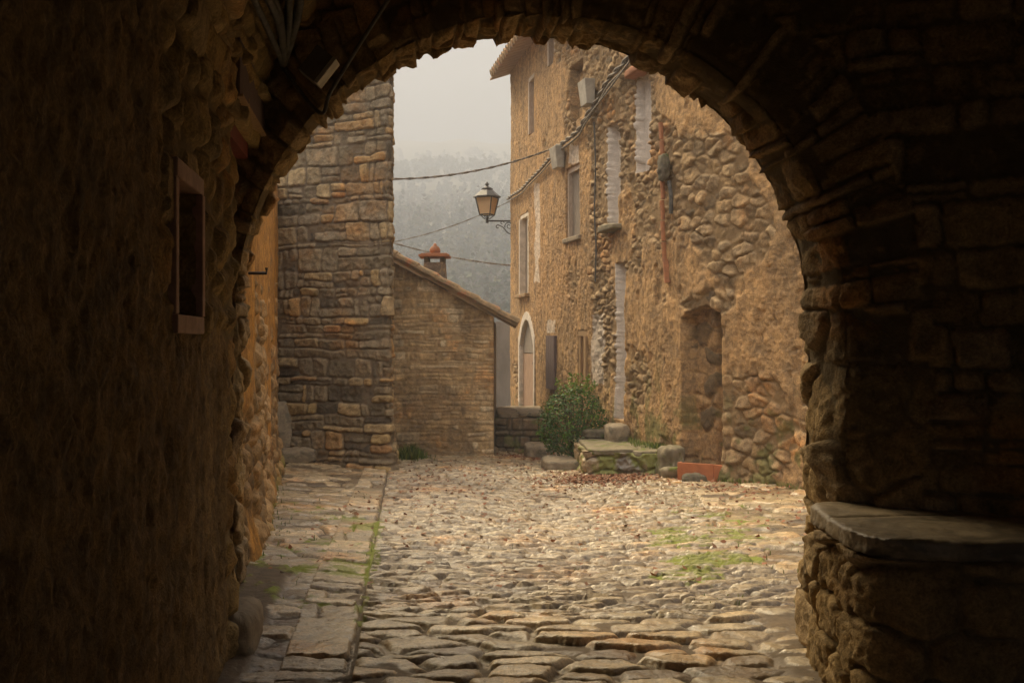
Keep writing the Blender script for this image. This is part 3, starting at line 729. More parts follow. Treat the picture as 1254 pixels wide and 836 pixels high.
# ---- bench built against the right wall
def f_bench(U, Z, X, Y):
    pat = voro(U, Z, np.where(U > .80, .44, .24), .24, 601, .6, .8, 3.2, .04)
    h, i1, mo = stone_height(pat, .045, .026, .05, .05)
    h += (fbm(U * 6, Z * 6, 603, 4) - .5) * .025 + chip(U, Z, 605, 12) * .9
    h, mo = bury(h, mo, U, Z, -.004, .02, 607)
    return (h,) + AB(i1, mo, 0 * U)
sb = empty('stone_bench', (1.9, 4.3, 0))
tag(sb, 'rough masonry bench with a worn stone slab top against the right passage wall', 'bench')
path_wall('base', [(1.50, 4.95), (1.44, 4.55), (1.455, 4.02), (1.62, 3.90), (2.6, 3.84)], -.15, .745, .01, .01, f_bench, m_arch, sb, side=-1, back=.45, smooth=.06)
def slab():
    out = [(1.46, 4.80), (1.415, 4.66), (1.40, 4.45), (1.385, 4.28), (1.39, 4.10), (1.43, 3.97), (1.52, 3.90), (1.70, 3.865), (2.0, 3.85), (2.3, 3.83), (2.62, 3.80), (2.62, 4.85)]
    out = np.array(out); seg = np.r_[0, np.cumsum(np.hypot(*np.diff(np.r_[out, out[:1]], axis=0).T))]
    u = np.arange(0, seg[-1], .012); o2 = np.r_[out, out[:1]]
    px = np.interp(u, seg, o2[:, 0]); py = np.interp(u, seg, o2[:, 1]); k = np.ones(9) / 9
    px = np.convolve(np.pad(px, 4, 'wrap'), k, 'valid'); py = np.convolve(np.pad(py, 4, 'wrap'), k, 'valid')
    c = np.array([2.0, 4.35]); rings = []
    prof = [(0, .749)] + [(1, .749 + t) for t in (0, .02, .04, .055, .066)] + [(1 - .012 / 1, .074)] + [(f, .076) for f in np.linspace(.97, 0, 34)]
    for j, (f, zz) in enumerate(prof):
        zz2 = .735 + (zz if zz < .2 else zz - .735)
        n = ((fbm(u * 5, u * 0 + zz * 9, 7, 4) - .5) * .05 + (fbm(u * 22, zz * 40 + u * 0, 77, 3) - .5) * .03) * (f > .9)
        zz2 = zz2 + (.014 if zz < .2 else 0)
        d = np.stack([px, py], -1) - c; L = np.linalg.norm(d, axis=1)[:, None]
        p = c + d * f + d / L * n[:, None]
        z = zz2 + (fbm(p[:, 0] * 4, p[:, 1] * 4, 9, 4) - .5) * .022 * (f < .999) + (fbm(p[:, 0] * 22, p[:, 1] * 22, 19, 3) - .5) * .006
        z = z - .02 * np.exp(-((p[:, 1] - 4.42 - .1 * (p[:, 0] - 1.4)) / .012) ** 2) * (zz > .04)         # crack across
        rings.append(np.stack([p[:, 0], p[:, 1], z], -1))
    P = np.stack(rings, 1); P = np.concatenate([P, P[:1]], 0)
    link('slab', grid_mesh('slab', P), m_slab, sb)
slab()

def block(name, label, cat, rocks, mat, group=None, loc=None, amp=.04, fine=.012, n=14, sq=5.0):
    mb = MB()
    for i, M in enumerate(rocks): mb.add(*rock(M, len(bpy.data.objects) + i * 3.7, n, amp, sq, fine))
    c = rocks[0].to_translation()
    o = mb.build(name, mat, None, smooth=True)
    o.data.transform(Matrix.Translation(-c)); o.location = c
    return tag(o, label, cat, group)
block('stone_block', 'squared kerb-like stone block standing on the ground at the foot of the left passage wall', 'stone block',
      [TRS((WL(5.2) + .02, 5.22, .02), (.24, .55, .40), -ANG_L * 0 + .12)], m_rock, amp=.02)
block('corner_stone', 'pale boulder set on end at the foot of the grey house, beside the ochre wall', 'stone block',
      [TRS((-3.62, 15.35, .20), (.42, .4, .95), .2), TRS((-3.3, 15.0, -.12), (.7, .4, .22), .3)], m_rock, amp=.05)

def tower_roof():
    mb = MB(); c = Vector((-3.9, 16.6, 7.35)); q = [(-5.75, 16.0), (-1.70, 14.4), (-2.28, 17.0), (-5.75, 18.3)]
    for a, b in zip(q, q[1:] + q[:1]):
        o = len(mb.v); mb.v += [(*a, 6.09), (*b, 6.09), tuple(c), (*a, 6.17), (*b, 6.17), (c.x, c.y, c.z + .08)]
        mb.f += [(o, o + 2, o + 1), (o + 3, o + 4, o + 5), (o, o + 1, o + 4, o + 3)]
    mb.build('roof', m_tile, lh)
tower_roof()
# ---- gable house: tiled verge, roof, chimney
def gable_roof():
    dirx = Vector((-1, 0, RS)).normalized(); nrm = Vector((RS, 0, 1)).normalized()
    s = Vector((RX0 + .12, 0, RZ0 - .12 * RS + .03))
    mb = MB()
    e = s + dirx * 6.4
    for y0, y1, t0, t1 in ((17.12, 20.5, 0, .05),):
        p = [s + nrm * t0, e + nrm * t0]
        b = [(p[0].x, y0, p[0].z), (p[0].x, y1, p[0].z), (p[1].x, y1, p[1].z), (p[1].x, y0, p[1].z)]
        mb.hexa(b + [(x + nrm.x * t1, y, z + nrm.z * t1) for x, y, z in b])
    rf = mb.build('roof', m_tile, gh)
    # verge and field of barrel tiles, each overlapping the one below
    mb = MB(); rr = random.Random(4)
    for col in range(14):
        y = 17.16 + col * .24
        for k in range(15):
            L = .46; a = s + dirx * (k * .40 + rr.uniform(-.015, .015)) + nrm * (.06 + .015 * 0); b = a + dirx * L + nrm * -.022; r0, r1 = .095, .075
            o = len(mb.v); n = 7
            for q, (c, r) in enumerate(((a, r0), (b, r1))):
                for rad in (r, r - .018):
                    for j in range(n):
                        t = math.pi * j / (n - 1)
                        mb.v.append((c.x + nrm.x * math.sin(t) * rad, y + math.cos(t) * rad + rr.uniform(-.002, .002), c.z + nrm.z * math.sin(t) * rad))
            for j in range(n - 1):
                mb.f.append((o + j, o + j + 1, o + 2 * n + j + 1, o + 2 * n + j))
                mb.f.append((o + n + j, o + 3 * n + j, o + 3 * n + j + 1, o + n + j + 1))
                mb.f.append((o + j, o + n + j, o + n + j + 1, o + j + 1))
            mb.f.append((o, o + 2 * n, o + 3 * n, o + n)); mb.f.append((o + n - 1, o + 2 * n - 1, o + 4 * n - 1, o + 3 * n - 1))
    mb.build('tiles', m_tile, rf)
gable_roof()
def chimney():
    c = (-1.47, 19.0); z0 = 2.3; zt = H + (CY - 322) / F * 19
    mb = MB()
    prof = [(.36, z0 - 0), (.335, z0 + .3), (.275, zt)]
    mb.lathe([(r, z) for r, z in prof], (c[0], c[1], 0), 4, sq=True)
    ch = mb.build('chimney', m_rubble_small, gh, bevel=.01)
    mb = MB()
    for sx in (-1, 1):
        for sy in (-1, 1):
            mb = MB(); mb.box(c[0] + sx * .15 - .045, c[0] + sx * .15 + .045, c[1] + sy * .15 - .045, c[1] + sy * .15 + .045, zt, zt + .10); mb.build('vent_post', m_darkrock, ch)
    mb = MB(); mb.box(c[0] - .29, c[0] + .29, c[1] - .29, c[1] + .29, zt + .10, zt + .145); mb.box(c[0] - .25, c[0] + .25, c[1] - .25, c[1] + .25, zt + .146, zt + .17)
    mb.build('cap', m_terra, ch, bevel=.008)
    mb = MB(); mb.lathe([(.06, .0), (.10, .03), (.105, .08), (.08, .13), (.035, .16), (.03, .19), (.012, .205)], (c[0], c[1], zt + .17), 12)
    mb.build('finial', m_terra, ch, smooth=True)
m_rubble_small = plain('chimney_stone', (.25, .20, .15), (.15, .12, .095), .9, 9, .02, c3=(.32, .24, .15))
chimney()
gw = MB(); gw.box(-3.5, 2.2, 27.9, 28.3, -1.8, H + (CY - 394) / F * 27.9)
tag(gw.build('garden_wall', m_render), 'tall grey rendered wall glimpsed between the gable house and the tall terraced house', 'wall')

# ---- right house: eaves, joinery
def frame_at(u, off=0.0):
    x = np.interp(u, rcum, rp[:, 0]); y = np.interp(u, rcum, rp[:, 1])
    x2 = np.interp(u + .1, rcum, rp[:, 0]); y2 = np.interp(u + .1, rcum, rp[:, 1]); x1 = np.interp(u - .1, rcum, rp[:, 0]); y1 = np.interp(u - .1, rcum, rp[:, 1])
    t = Vector((x2 - x1, y2 - y1, 0)).normalized(); n = Vector((-t.y, t.x, 0))
    return Vector((x, y, 0)) + n * off, t, n
def wbox(mb, u0, u1, z0, z1, o0, o1):
    """box set into the right house wall: u along it, o out of it"""
    um = (u0 + u1) / 2; c, t, n = frame_at(um)
    b = [c + t * a + n * o for a, o in ((u0 - um, o0), (u0 - um, o1), (u1 - um, o1), (u1 - um, o0))]
    mb.hexa([(p.x, p.y, z0) for p in b] + [(p.x, p.y, z1) for p in b])
def roof_right():
    mb = MB(); zc = 7.70; us = list(np.linspace(.1, rcum[7], 24))
    prev = None
    for i, u in enumerate(us):
        c, t, n = frame_at(u if i < len(us) - 1 else u - .11)
        if i == len(us) - 1: c = Vector((rp[7][0], rp[7][1], 0)) + t * .12
        a = c + n * .50 + Vector((0, 0, zc - .02)); b = c - n * 3.4 + Vector((0, 0, zc + 1.35)); q = (a, b, b + Vector((0, 0, .09)), a + Vector((0, 0, .045)))
        if prev: mb.hexa([prev[0], q[0], q[1], prev[1], prev[3], q[3], q[2], prev[2]])
        prev = q
    rf = mb.build('roof', m_soffit, rh)
    mb = MB(); rr = random.Random(2)
    for i in range(int((rcum[7] - .2) / .24)):
        u = .2 + i * .24; c, t, n = frame_at(u); a = c + n * .55 + Vector((0, 0, zc + .045)); s = (-n * 3.9 + Vector((0, 0, 1.37)))
        mb.tube([a, a + s * .5, a + s], .085, 6)
    mb.build('tiles', m_tile, rf)
m_soffit = plain('eaves_boarding', (.40, .28, .18), (.30, .20, .125), .8, 6, .004, stretch=(1, 1, 1))
roof_right()
def joinery(o, kind):
    u0, u1, z0, z1, d = o['u0'], o['u1'], o['z0'], o['z1'], o['depth']
    if kind == 'grey':
        mb = MB(); f = .07
        wbox(mb, u0, u1, z1 - .08, z1, -d, .02); wbox(mb, u0, u0 + f, z0, z1 - .08, -d, .0); wbox(mb, u1 - f, u1, z0, z1 - .08, -d, .03)
        w = mb.build('window', m_palewood, rh); mb = MB(); n = 4
        for k in range(n): wbox(mb, u0 + f + (u1 - u0 - 2 * f) * k / n, u0 + f + (u1 - u0 - 2 * f) * (k + .93) / n, z0, z1 - .08, -d * .6, -d * .6 + .03)
        mb.build('shutter', m_wood, w); mb = MB(); wbox(mb, u0 - .1, u1 + .1, z0 - .09, z0, -d, .11); mb.build('sill', m_rock, w, bevel=.02)
    if kind == 'white':
        mb = MB(); f = .09
        wbox(mb, u0, u1, z1 - .08, z1, -d, .05); wbox(mb, u0, u0 + f, z0, z1 - .08, -d, .05); wbox(mb, u1 - f, u1, z0, z1 - .08, -d, .085)
        w = mb.build('window', m_whitepaint, rh); mb = MB(); wbox(mb, u0 + f, u1 - f, z0, z1 - .08, -d * .8, -d * .8 + .03); mb.build('shutter', m_wood, w)
        mb = MB(); wbox(mb, u0 - .1, u1 + .15, z0 - .08, z0, -d, .16); mb.build('sill', m_tile, w, bevel=.02)
    if kind == 'slit':
        mb = MB(); wbox(mb, u0 - .03, u1 + .03, z1 - .06, z1 + .03, -d, .06); wbox(mb, u1 - .07, u1 + .03, z0, z1 - .06, -d, .07); wbox(mb, u0 - .03, u0 + .05, z0, z1 - .06, -d, .03)
        w = mb.build('window', m_palewood, rh); mb = MB(); wbox(mb, u0 + .05, u1 - .07, z0, z1 - .06, -d * .8, -d * .8 + .03); mb.build('shutter', m_palewood, w)
    if kind == 'arch':
        mb = MB(); wbox(mb, u0 - .02, u1 + .02, z0, z0 + (z1 - z0) * .62, -d * .7, -d * .7 + .05); w = mb.build('door', m_doorwood, rh)
        mb = MB(); wbox(mb, u0 - .02, u1 + .02, z0 + (z1 - z0) * .63, z1 + .02, -d * .72, -d * .72 + .05); mb.build('fanlight', m_wood, w)
        mb = MB(); wbox(mb, u0 + .1, u0 + .28, z0 + .95, z0 + 1.0, -d * .7 + .05, -d * .7 + .09); mb.build('handle', m_iron, w)
        mb = MB(); wbox(mb, u0 - .25, u1 + .2, z0 - .10, z0, -.3, .26); mb.build('threshold', m_rock, w, bevel=.02)
    if kind == 'dark':
        mb = MB(); f = .10
        wbox(mb, u0, u1, z1 - .09, z1, -d, .05); wbox(mb, u0, u0 + f, z0, z1 - .09, -d, .09); wbox(mb, u1 - f, u1, z0, z1 - .09, -d, .04)
        w = mb.build('window', m_framebrown, rh); mb = MB(); wbox(mb, u0 + f, u1 - f, z0, z1 - .09, -d * .9, -d * .9 + .03); mb.build('shutter', m_redwood, w)
m_whitepaint = plain('old_white_paint', (.66, .58, .48), (.48, .41, .33), .7, 8, .002)
m_doorwood = plain('faded_door_wood', (.42, .28, .19), (.28, .18, .12), .7, 8, .004, stretch=(6, 6, .6))
joinery(o_grey, 'grey'); joinery(o_white, 'white'); joinery(o_slit, 'slit'); joinery(o_top, 'slit'); joinery(o_arch, 'arch'); joinery(o_dark, 'dark')
def misc_right():
    # closed brown shutter standing on the wall face
    ub, _, _ = wall_at_px(675); ua, _, _ = wall_at_px(685); Ym = wall_at_px(680)[2]
    mb = MB(); n = 4
    for k in range(n): wbox(mb, ua + (ub - ua) * k / n, ua + (ub - ua) * (k + .94) / n, hz(476, Ym), hz(411, Ym), .02, .11)
    mb.build('shutter', m_brownwood, rh)
    # moss-topped sill under the white niche, brick head above the upper one
    for o, zz, mt, nm in ((o_w1, o_w1['z0'] - .06, m_mossrock, 'sill'), (o_w2, o_w2['z1'] + .06, m_terra, 'brick_head')):
        c, t, n_ = frame_at((o['u0'] + o['u1']) / 2); p = c + n_ * .04
        mb = MB(); mb.add(*rock(TRS((p.x, p.y, zz), (o['u1'] - o['u0'] + .25, .34, .12), math.atan2(t.y, t.x)), 51, 10, .02, 5, .01)); mb.build(nm, mt, rh, smooth=True)
    # broken clay pipe running down the wall, with a stone spout beside it
    u, _, Yp = wall_at_px(818); rr = random.Random(8)
    def p3(px, py, off):
        uu, _, YY = wall_at_px(px); c, t, n_ = frame_at(uu, off); return Vector((c.x, c.y, hz(py, YY)))
    mb = MB()
    ys = [150, 172, 195, 220, 245, 270, 296, 322]
    for a, b in zip(ys[:-1], ys[1:]):
        j = rr.uniform(-.6, .6); mb.tube([p3(817 + j + (a - 150) * .02, a + 1, .10), p3(817 + j + (b - 150) * .02, b - 1, .09)], [.034, .030], 8)
    mb.tube([p3(821, 318, .08), p3(822, 346, .06)], [.05, .055], 4)
    mb.build('clay_pipe', m_terra, rh)
    p = p3(824, 206, .14); mb = MB(); mb.add(*rock(TRS(p, (.15, .22, .40), .3), 61, 12, .03, 3, .015)); mb.build('spout', m_darkrock, rh, smooth=True)
    mb = MB(); mb.tube([p3(827, 222, .1), p3(829, 240, .09), p3(828, 262, .08)], .03, 7); mb.build('drain_pipe', m_cable, rh)
misc_right()

# ---- cables, brackets, boxes
def p3(px, py, off):
    uu, _, YY = wall_at_px(px); c, t, n_ = frame_at(uu, off); return Vector((c.x, c.y, hz(py, YY)))
def spline(pts, n=10):
    out = []; pts = [Vector(p) for p in pts]; P = [pts[0]] + pts + [pts[-1]]
    for i in range(1, len(P) - 2):
        for k in range(n):
            t = k / n; a, b, c, d = P[i - 1:i + 3]
            out.append(.5 * ((2 * b) + (c - a) * t + (2 * a - 5 * b + 4 * c - d) * t * t + (3 * b - a - 3 * c + d) * t ** 3))
    return out + [pts[-1]]
def twisted(mb, path, r, strands=2, pitch=.35, rad=None):
    rad = rad or r * 1.05; s = 0
    per = [[] for _ in range(strands)]
    path = [Vector(p) for p in path]; dense = []
    for a, b in zip(path[:-1], path[1:]):
        L = (b - a).length; m_ = max(1, int(L / (pitch / 6)))
        dense += [a.lerp(b, k / m_) for k in range(m_)]
    dense.append(path[-1])
    for i, p in enumerate(dense):
        t = (dense[min(i + 1, len(dense) - 1)] - dense[max(0, i - 1)]).normalized()
        x = t.cross(Vector((0, .3, 1))).normalized(); y = t.cross(x)
        if i: s += (p - dense[i - 1]).length
        for k in range(strands):
            a = 2 * math.pi * (s / pitch + k / strands); per[k].append(p + (x * math.cos(a) + y * math.sin(a)) * rad)
    for q in per: mb.tube(q, r, 5)
def sag(a, b, d, n=24):
    a, b = Vector(a), Vector(b)
    return [a.lerp(b, i / n) - Vector((0, 0, d * 4 * (i / n) * (1 - i / n))) for i in range(n + 1)]
def world(px, py, Y): return Vector(((px - CX) / F * Y, Y, H + (CY - py) / F * Y))
def cables():
    # overhead line: from behind the grey house to the right house, then up its wall
    mb = MB(); A_ = world(440, 218, 17.6); B_ = p3(688, 182, .16)
    twisted(mb, sag(A_, B_, .20), .012, 2, .5)
    wp = [p3(688, 182, .16), p3(700, 174, .14), p3(716, 160, .12), p3(727, 145, .15), p3(740, 122, .12), p3(756, 98, .15), p3(775, 76, .13), p3(800, 38, .12)]
    twisted(mb, spline(wp), .022, 2, .55); mb.tube(spline([p + Vector((0, 0, -.10)) for p in wp]), .018, 5)
    mb.tube(spline([p3(729, 150, .2), p3(741, 135, .2), p3(757, 112, .17), p3(778, 84, .17), p3(802, 50, .14)]), .016, 5)
    tag(mb.build('overhead_cable', m_cablegrey, smooth=True), 'thick twisted cable crossing the sky and climbing to the top of the terraced house', 'cable')
    mb = MB(); wp = [world(622, 244, 23.1), p3(632, 240, .12), p3(645, 232, .12), p3(655, 222, .13), p3(668, 208, .11), p3(683, 193, .14), p3(692, 184, .13)]
    twisted(mb, spline(wp), .02, 2, .5); mb.tube(spline([p + Vector((0, 0, -.09)) for p in wp[1:]]), .014, 5)
    tag(mb.build('wall_cable', m_cablegrey, smooth=True), 'lower cable clipped to the terraced house wall above the street lamp', 'cable')
    mb = MB(); twisted(mb, sag(world(440, 284, 25), world(640, 326, 26), .15), .012, 2, .8)
    tag(mb.build('distant_cable', m_cablegrey), 'thin distant cable passing behind the chimney towards the terraced house', 'cable')
    mb = MB(); twisted(mb, sag(world(440, 302, 27), world(640, 238, 27), .25), .009, 2, .8)
    tag(mb.build('distant_cable', m_cablegrey), 'faint thin distant cable rising to the right behind the street lamp', 'cable')
    mb = MB(); mb.tube(spline([p3(733, 150, .08), p3(734, 200, .07), p3(733, 260, .07), p3(734, 300, .06), p3(733, 345, .06)]), .014, 5)
    tag(mb.build('drop_cable', m_cable), 'thin dark cable dropping straight down the middle of the terraced house wall', 'cable')
    for k, (x0, y0, y1) in enumerate(((730, 100, 130), (693, 181, 207))):
        uu, _, YY = wall_at_px(x0); mb = MB(); c, t, n_ = frame_at(uu)
        za, zb = hz(y1, YY), hz(y0, YY); q = []
        for z, w_ in ((za, .15), (zb, .19)): q += [tuple(c + t * a * w_ + n_ * o + Vector((0, 0, z))) for a, o in ((-1, .08), (-1, .22 + (z == zb) * .05), (1, .22 + (z == zb) * .05), (1, .08))]
        mb.hexa(q); tag(mb.build('junction_box', m_box, bevel=.01), ('tapered pale grey cable box mounted high on the rubble wall beside the cable bundle', 'tapered pale grey cable box mounted just above the grey shuttered window')[k], 'cable box')
    # inside the passage
    rr = random.Random(5); mb = MB()
    def ceil(Y, k, off):
        a = math.acos(max(-1, min(1, -k))); mid = (WL(Y) + WR(Y)) / 2; e = .82
        x = -abs(math.cos(a)) ** e * (1.86 - off); z = 2.78 + math.sin(a) ** e * (1.15 - off)
        return Vector((mid + x, Y, z))
    for j in range(6):
        o = .07 + .035 * (j % 2); kk = .93 - .018 * j
        mb.tube(spline([ceil(2.6, kk, o), ceil(3.6 + rr.uniform(-.1, .1), kk + rr.uniform(-.01, .01), o), ceil(4.6, kk + rr.uniform(-.01, .01), o), ceil(5.3, kk + .0, o), ceil(5.85, .935, .10)]), .018 + .004 * (j % 3), 6)
    tag(mb.build('cable_bundle', m_cable, smooth=True), 'bundle of dark conduits running along the upper left of the passage vault', 'cable')
    mb = MB(); mb.tube(spline([ceil(5.86, .94, .10), world(391, 138, 5.75), world(405, 112, 5.72), world(440, 55, 5.62), world(470, 8, 5.55), world(495, -30, 5.5)]), .012, 6)
    tag(mb.build('ceiling_cable', m_cable, smooth=True), 'single black cable curving up over the left haunch of the arch', 'cable')
    p = world(388, 80, 5.45); M = Matrix.Translation(p) @ Matrix.Rotation(math.radians(0), 4, 'Z') @ Matrix.Rotation(math.radians(-52), 4, 'Y')
    bx = empty('socket_box', p); tag(bx, 'dark cable junction box with pale end fixed beside the left haunch of the arch', 'cable box')
    mb = MB(); mb.box(-.085, .085, -.06, .06, -.06, .05, M); mb.build('body', m_darkbox, bx, bevel=.006)
    mb = MB(); mb.box(-.085, .085, -.07, .05, -.085, -.061, M); mb.build('cover', m_box, bx, bevel=.004)
m_darkbox = plain('old_box', (.13, .11, .08), (.08, .065, .045), .7, 8, .001)
cables()

# ---- street lamp on its bracket
def lamp():
    Y = 23.15; c = world(596.5, 250, Y); z0 = H + (CY - 263) / F * Y; zt = H + (CY - 242) / F * Y; zp = H + (CY - 236) / F * Y; zb = H + (CY - 270) / F * Y
    L = empty('street_lamp', (c.x, Y, zb)); tag(L, 'four-sided iron street lantern on a scrolled bracket at the corner of the terraced house', 'street lamp')
    def R(r, z): return [(c.x + r * math.cos(a), Y + r * math.sin(a), z) for a in [math.radians(22 + 90 * k) for k in range(4)]]
    b, t = R(.185, z0), R(.29, zt)
    mb = MB()
    for k in range(4):
        mb.tube([b[k], t[k]], .014, 5); mb.tube([b[k], b[(k + 1) % 4]], .014, 5); mb.tube([t[k], t[(k + 1) % 4]], .018, 5)
    mb.tube([R(.0, z0 - .02)[0], (c.x, Y, zb)], .02, 6)
    for k in range(4): mb.tube([b[k], (c.x + (b[k][0] - c.x) * .3, Y + (b[k][1] - Y) * .3, zb + .03)], .012, 5)
    mb.build('frame', m_iron, L)
    for k in range(4):
        mb = MB(); k2 = (k + 1) % 4; i = .94
        q = [(c.x + (p[0] - c.x) * i, Y + (p[1] - Y) * i, p[2]) for p in (b[k], b[k2], t[k2], t[k])]
        j = .97; q2 = [(c.x + (p[0] - c.x) * j, Y + (p[1] - Y) * j, p[2]) for p in q]
        mb.hexa([q[0], q[1], q2[1], q2[0], q[3], q[2], q2[2], q2[3]]); mb.build('pane', m_pane, L)
    mb = MB(); mb.lathe([(.325, zt + .0), (.32, zt + .02), (.15, zp + .05), (.13, zp + .06), (.13, zp + .10), (.05, zp + .14), (.03, zp + .17), (.05, zp + .20), (.012, zp + .25)], (c.x, Y, 0), 8)
    mb.build('cap', m_iron, L)
    xw = .05; mb = MB(); zr = zb - .01
    mb.tube([(c.x, Y, zr), (xw, Y, zr)], .02, 6); mb.tube([(c.x, Y, zr - .05), (c.x, Y, zr + .05)], .035, 8)
    mb.tube([(xw, Y, zr + .06), (xw, Y, zr - .34)], .02, 6)
    def spiral(cx, cz, r0, r1, a0, a1, n=22): return [(cx + (r0 + (r1 - r0) * i / n) * math.cos(math.radians(a0 + (a1 - a0) * i / n)), Y, cz + (r0 + (r1 - r0) * i / n) * math.sin(math.radians(a0 + (a1 - a0) * i / n))) for i in range(n + 1)]
    mb.tube(spline([(xw, Y, zr - .32), (xw - .14, Y, zr - .28), (xw - .26, Y, zr - .15), (xw - .38, Y, zr - .09)], 6) + spiral(xw - .38, zr - .14, .05, .015, 90, 330), .014, 5)
    mb.tube(spiral(xw - .12, zr - .12, .10, .02, 200, -330), .012, 5); mb.tube(spiral(xw - .28, zr - .05, .05, .015, 0, 300), .010, 5)
    mb.build('bracket', m_iron, L)
m_pane = plain('frosted_amber_glass', (.82, .62, .36), (.72, .52, .30), .35, 4, 0)
_b = m_pane.node_tree.nodes['Principled BSDF']; _b.inputs['Transmission Weight'].default_value = .5; _b.inputs['Roughness'].default_value = .6
lamp()

# ---- steps and ledges along the right house
block('low_step', 'low flat stone step lying on the cobbles in front of the bush', 'step', [TRS((.88, 15.5, G(.9, 15.4) + .08), (.80, .75, .20), .05)], m_rock, amp=.025)
def platform():
    P0 = [(1.09, 14.1), (2.08, 13.95), (1.75, 15.9), (1.02, 16.0)]
    def f(U, Z, X, Y):
        pat = voro(U, Z, .45, .26, 701, .8, .7, 2.8, .05); h, i1, mo = stone_height(pat, .05, .05, .04, .04)
        h += (fbm(U * 5, Z * 5, 703, 4) - .5) * .06
        ms = .8 * sst(.46, .58, fbm(U * 4, Z * 2.5, 705, 5) + .07)
        h = h + chip(U, Z, 709) * 1.4
        return (h,) + AB(i1, mo, 0 * U, moss=ms)
    t = empty('stone_platform', (1.5, 15, G(1.5, 15))); tag(t, 'big mossy rough stone platform right of the bush against the terraced house', 'steps')
    z0 = G(1.5, 14) - .12
    path_wall('base', [(1.0, 16.1), (1.06, 14.10), (2.22, 13.86), (2.26, 14.2)], z0, z0 + .47, .014, .014, f, m_street, t, side=-1, back=.3)
    mb = MB()
    mb.add(*rock(TRS((1.42, 14.92, z0 + .46), (.74, 1.85, .10), .03), 71, 16, .02, 8, .01))
    mb.add(*rock(TRS((1.94, 14.66, z0 + .455), (.58, 1.55, .09), .05), 72, 16, .02, 8, .01))
    mb.build('top_slab', m_mossrock, t, smooth=True)
platform()
block('door_step', 'small upright block of a step at the foot of the white door strip', 'step', [TRS((1.62, 15.35, .13), (.36, .42, .40), .15)], m_rock, amp=.02)
block('loose_stone', 'flat loose stone lying between the bush and the door step', 'stone', [TRS((1.33, 15.55, .16), (.42, .30, .13), .1)], m_darkrock, amp=.03)
block('rough_stone', 'squat rough stone standing between the mossy platform and the near doorway', 'stone', [TRS((2.20, 13.72, G(2.1, 13.6) + .18), (.22, .36, .44), .5), TRS((2.18, 13.50, G(2.1, 13.6) + .06), (.34, .36, .20), .2)], m_mossrock, amp=.09, sq=6)
def ledge():
    t = empty('stone_landing', (.1, 18.6, G(0, 18.6))); tag(t, 'rubble masonry landing with flat coping below the arched door at the far end', 'steps')
    def f(U, Z, X, Y):
        pat = courses(U, Z, .34, .17, 721, .3, .03, .04); h, i1, mo = stone_height(pat, .045, .04, .04, .03)
        return (h + (fbm(U * 6, Z * 6, 723, 4) - .5) * .03,) + AB(i1, mo, 0 * U, moss=.5 * sst(.58, .66, fbm(U * 5, Z * 5, 5)))
    z0 = G(.1, 18.3) - .15; zt = H + (CY - 511) / F * 18.3
    path_wall('base', [(-.42, 21.0), (-.27, 18.35), (.50, 18.2), (.62, 18.6)], z0, zt, .016, .016, f, m_darkst, t, side=-1, back=.3)
    mb = MB(); mb.add(*rock(TRS((-.08, 19.4, zt + .03), (.42, 2.2, .09), .02), 81, 14, .02, 8, .01)); mb.add(*rock(TRS((.33, 19.3, zt + .05), (.52, 2.0, .09), .03), 82, 14, .02, 8, .01))
    mb.build('coping', m_rock, t, smooth=True)
m_darkst = masonry('dark_landing_stone', [(0, (.09, .07, .045)), (.5, (.17, .13, .085)), (1, (.25, .19, .125))], (.09, .07, .045), (.2, .15, .1), (.2, .15, .1), bump=.012)
ledge()
block('side_stone', 'stacked stones at the left end of the far landing', 'stone', [TRS((-.42, 18.7, G(-.4, 18.7) + .45), (.30, .6, .30), .1), TRS((-.44, 18.6, G(-.4, 18.7) + .17), (.34, .6, .34), -.1)], m_darkrock, amp=.03)
block('foot_step', 'lowest small pale step at the far left of the landing', 'step', [TRS((-.50, 18.0, G(-.5, 18) + .05), (.50, .5, .16), .05)], m_rock, amp=.02)
block('seat_stone', 'squat squared stone block between the far landing and the bush', 'stone block', [TRS((.47, 17.55, G(.5, 17.5) + .12), (.50, .6, .34), .1)], m_rock, amp=.03)
def board():
    c, t, n_ = frame_at((o_near['u0'] + o_near['u1']) / 2, .16); z0 = G(c.x, c.y) + .03
    B = empty('terracotta_trough', (c.x, c.y, z0)); tag(B, 'orange terracotta board and trough set on edge across the foot of the near doorway', 'trough')
    b0 = world(830, 590, 13.15); b1 = world(885, 590, 12.95); tt = (b1 - b0).normalized(); nn_ = Vector((tt.y, -tt.x, 0)); 
    def q(a, b, o0, o1, h0, h1, mb):
        pa, pb = b0.lerp(b1, a), b0.lerp(b1, b)
        mb.hexa([tuple(p + nn_ * o) for p, o in ((pa, o0), (pa, o1), (pb, o1), (pb, o0))] + [tuple(p + nn_ * o + Vector((0, 0, hh))) for p, o, hh in ((pa, o0, h0), (pa, o1, h0), (pb, o1, h1), (pb, o0, h1))])
    mb = MB(); q(0, .80, 0, .03, .265, .235, mb); mb.build('front_board', m_terrawood, B, bevel=.006)
    mb = MB(); q(.81, 1.0, -.005, .03, .232, .215, mb); mb.build('end_board', m_terrawood, B, bevel=.006)
    mb = MB(); q(.02, .98, -.22, -.19, .22, .20, mb); q(.0, .03, -.19, 0, .25, .25, mb); q(.97, .99, -.19, 0, .2, .2, mb); mb.build('back_board', m_terrawood, B)
    pc = b0.lerp(b1, .40) + nn_ * .14
    block('wedge_stone', 'dark rounded stone propped against the orange board at the doorway', 'stone', [TRS((pc.x, pc.y, pc.z + .03), (.34, .18, .18), .1)], m_darkrock, amp=.03, sq=2.6)
board()

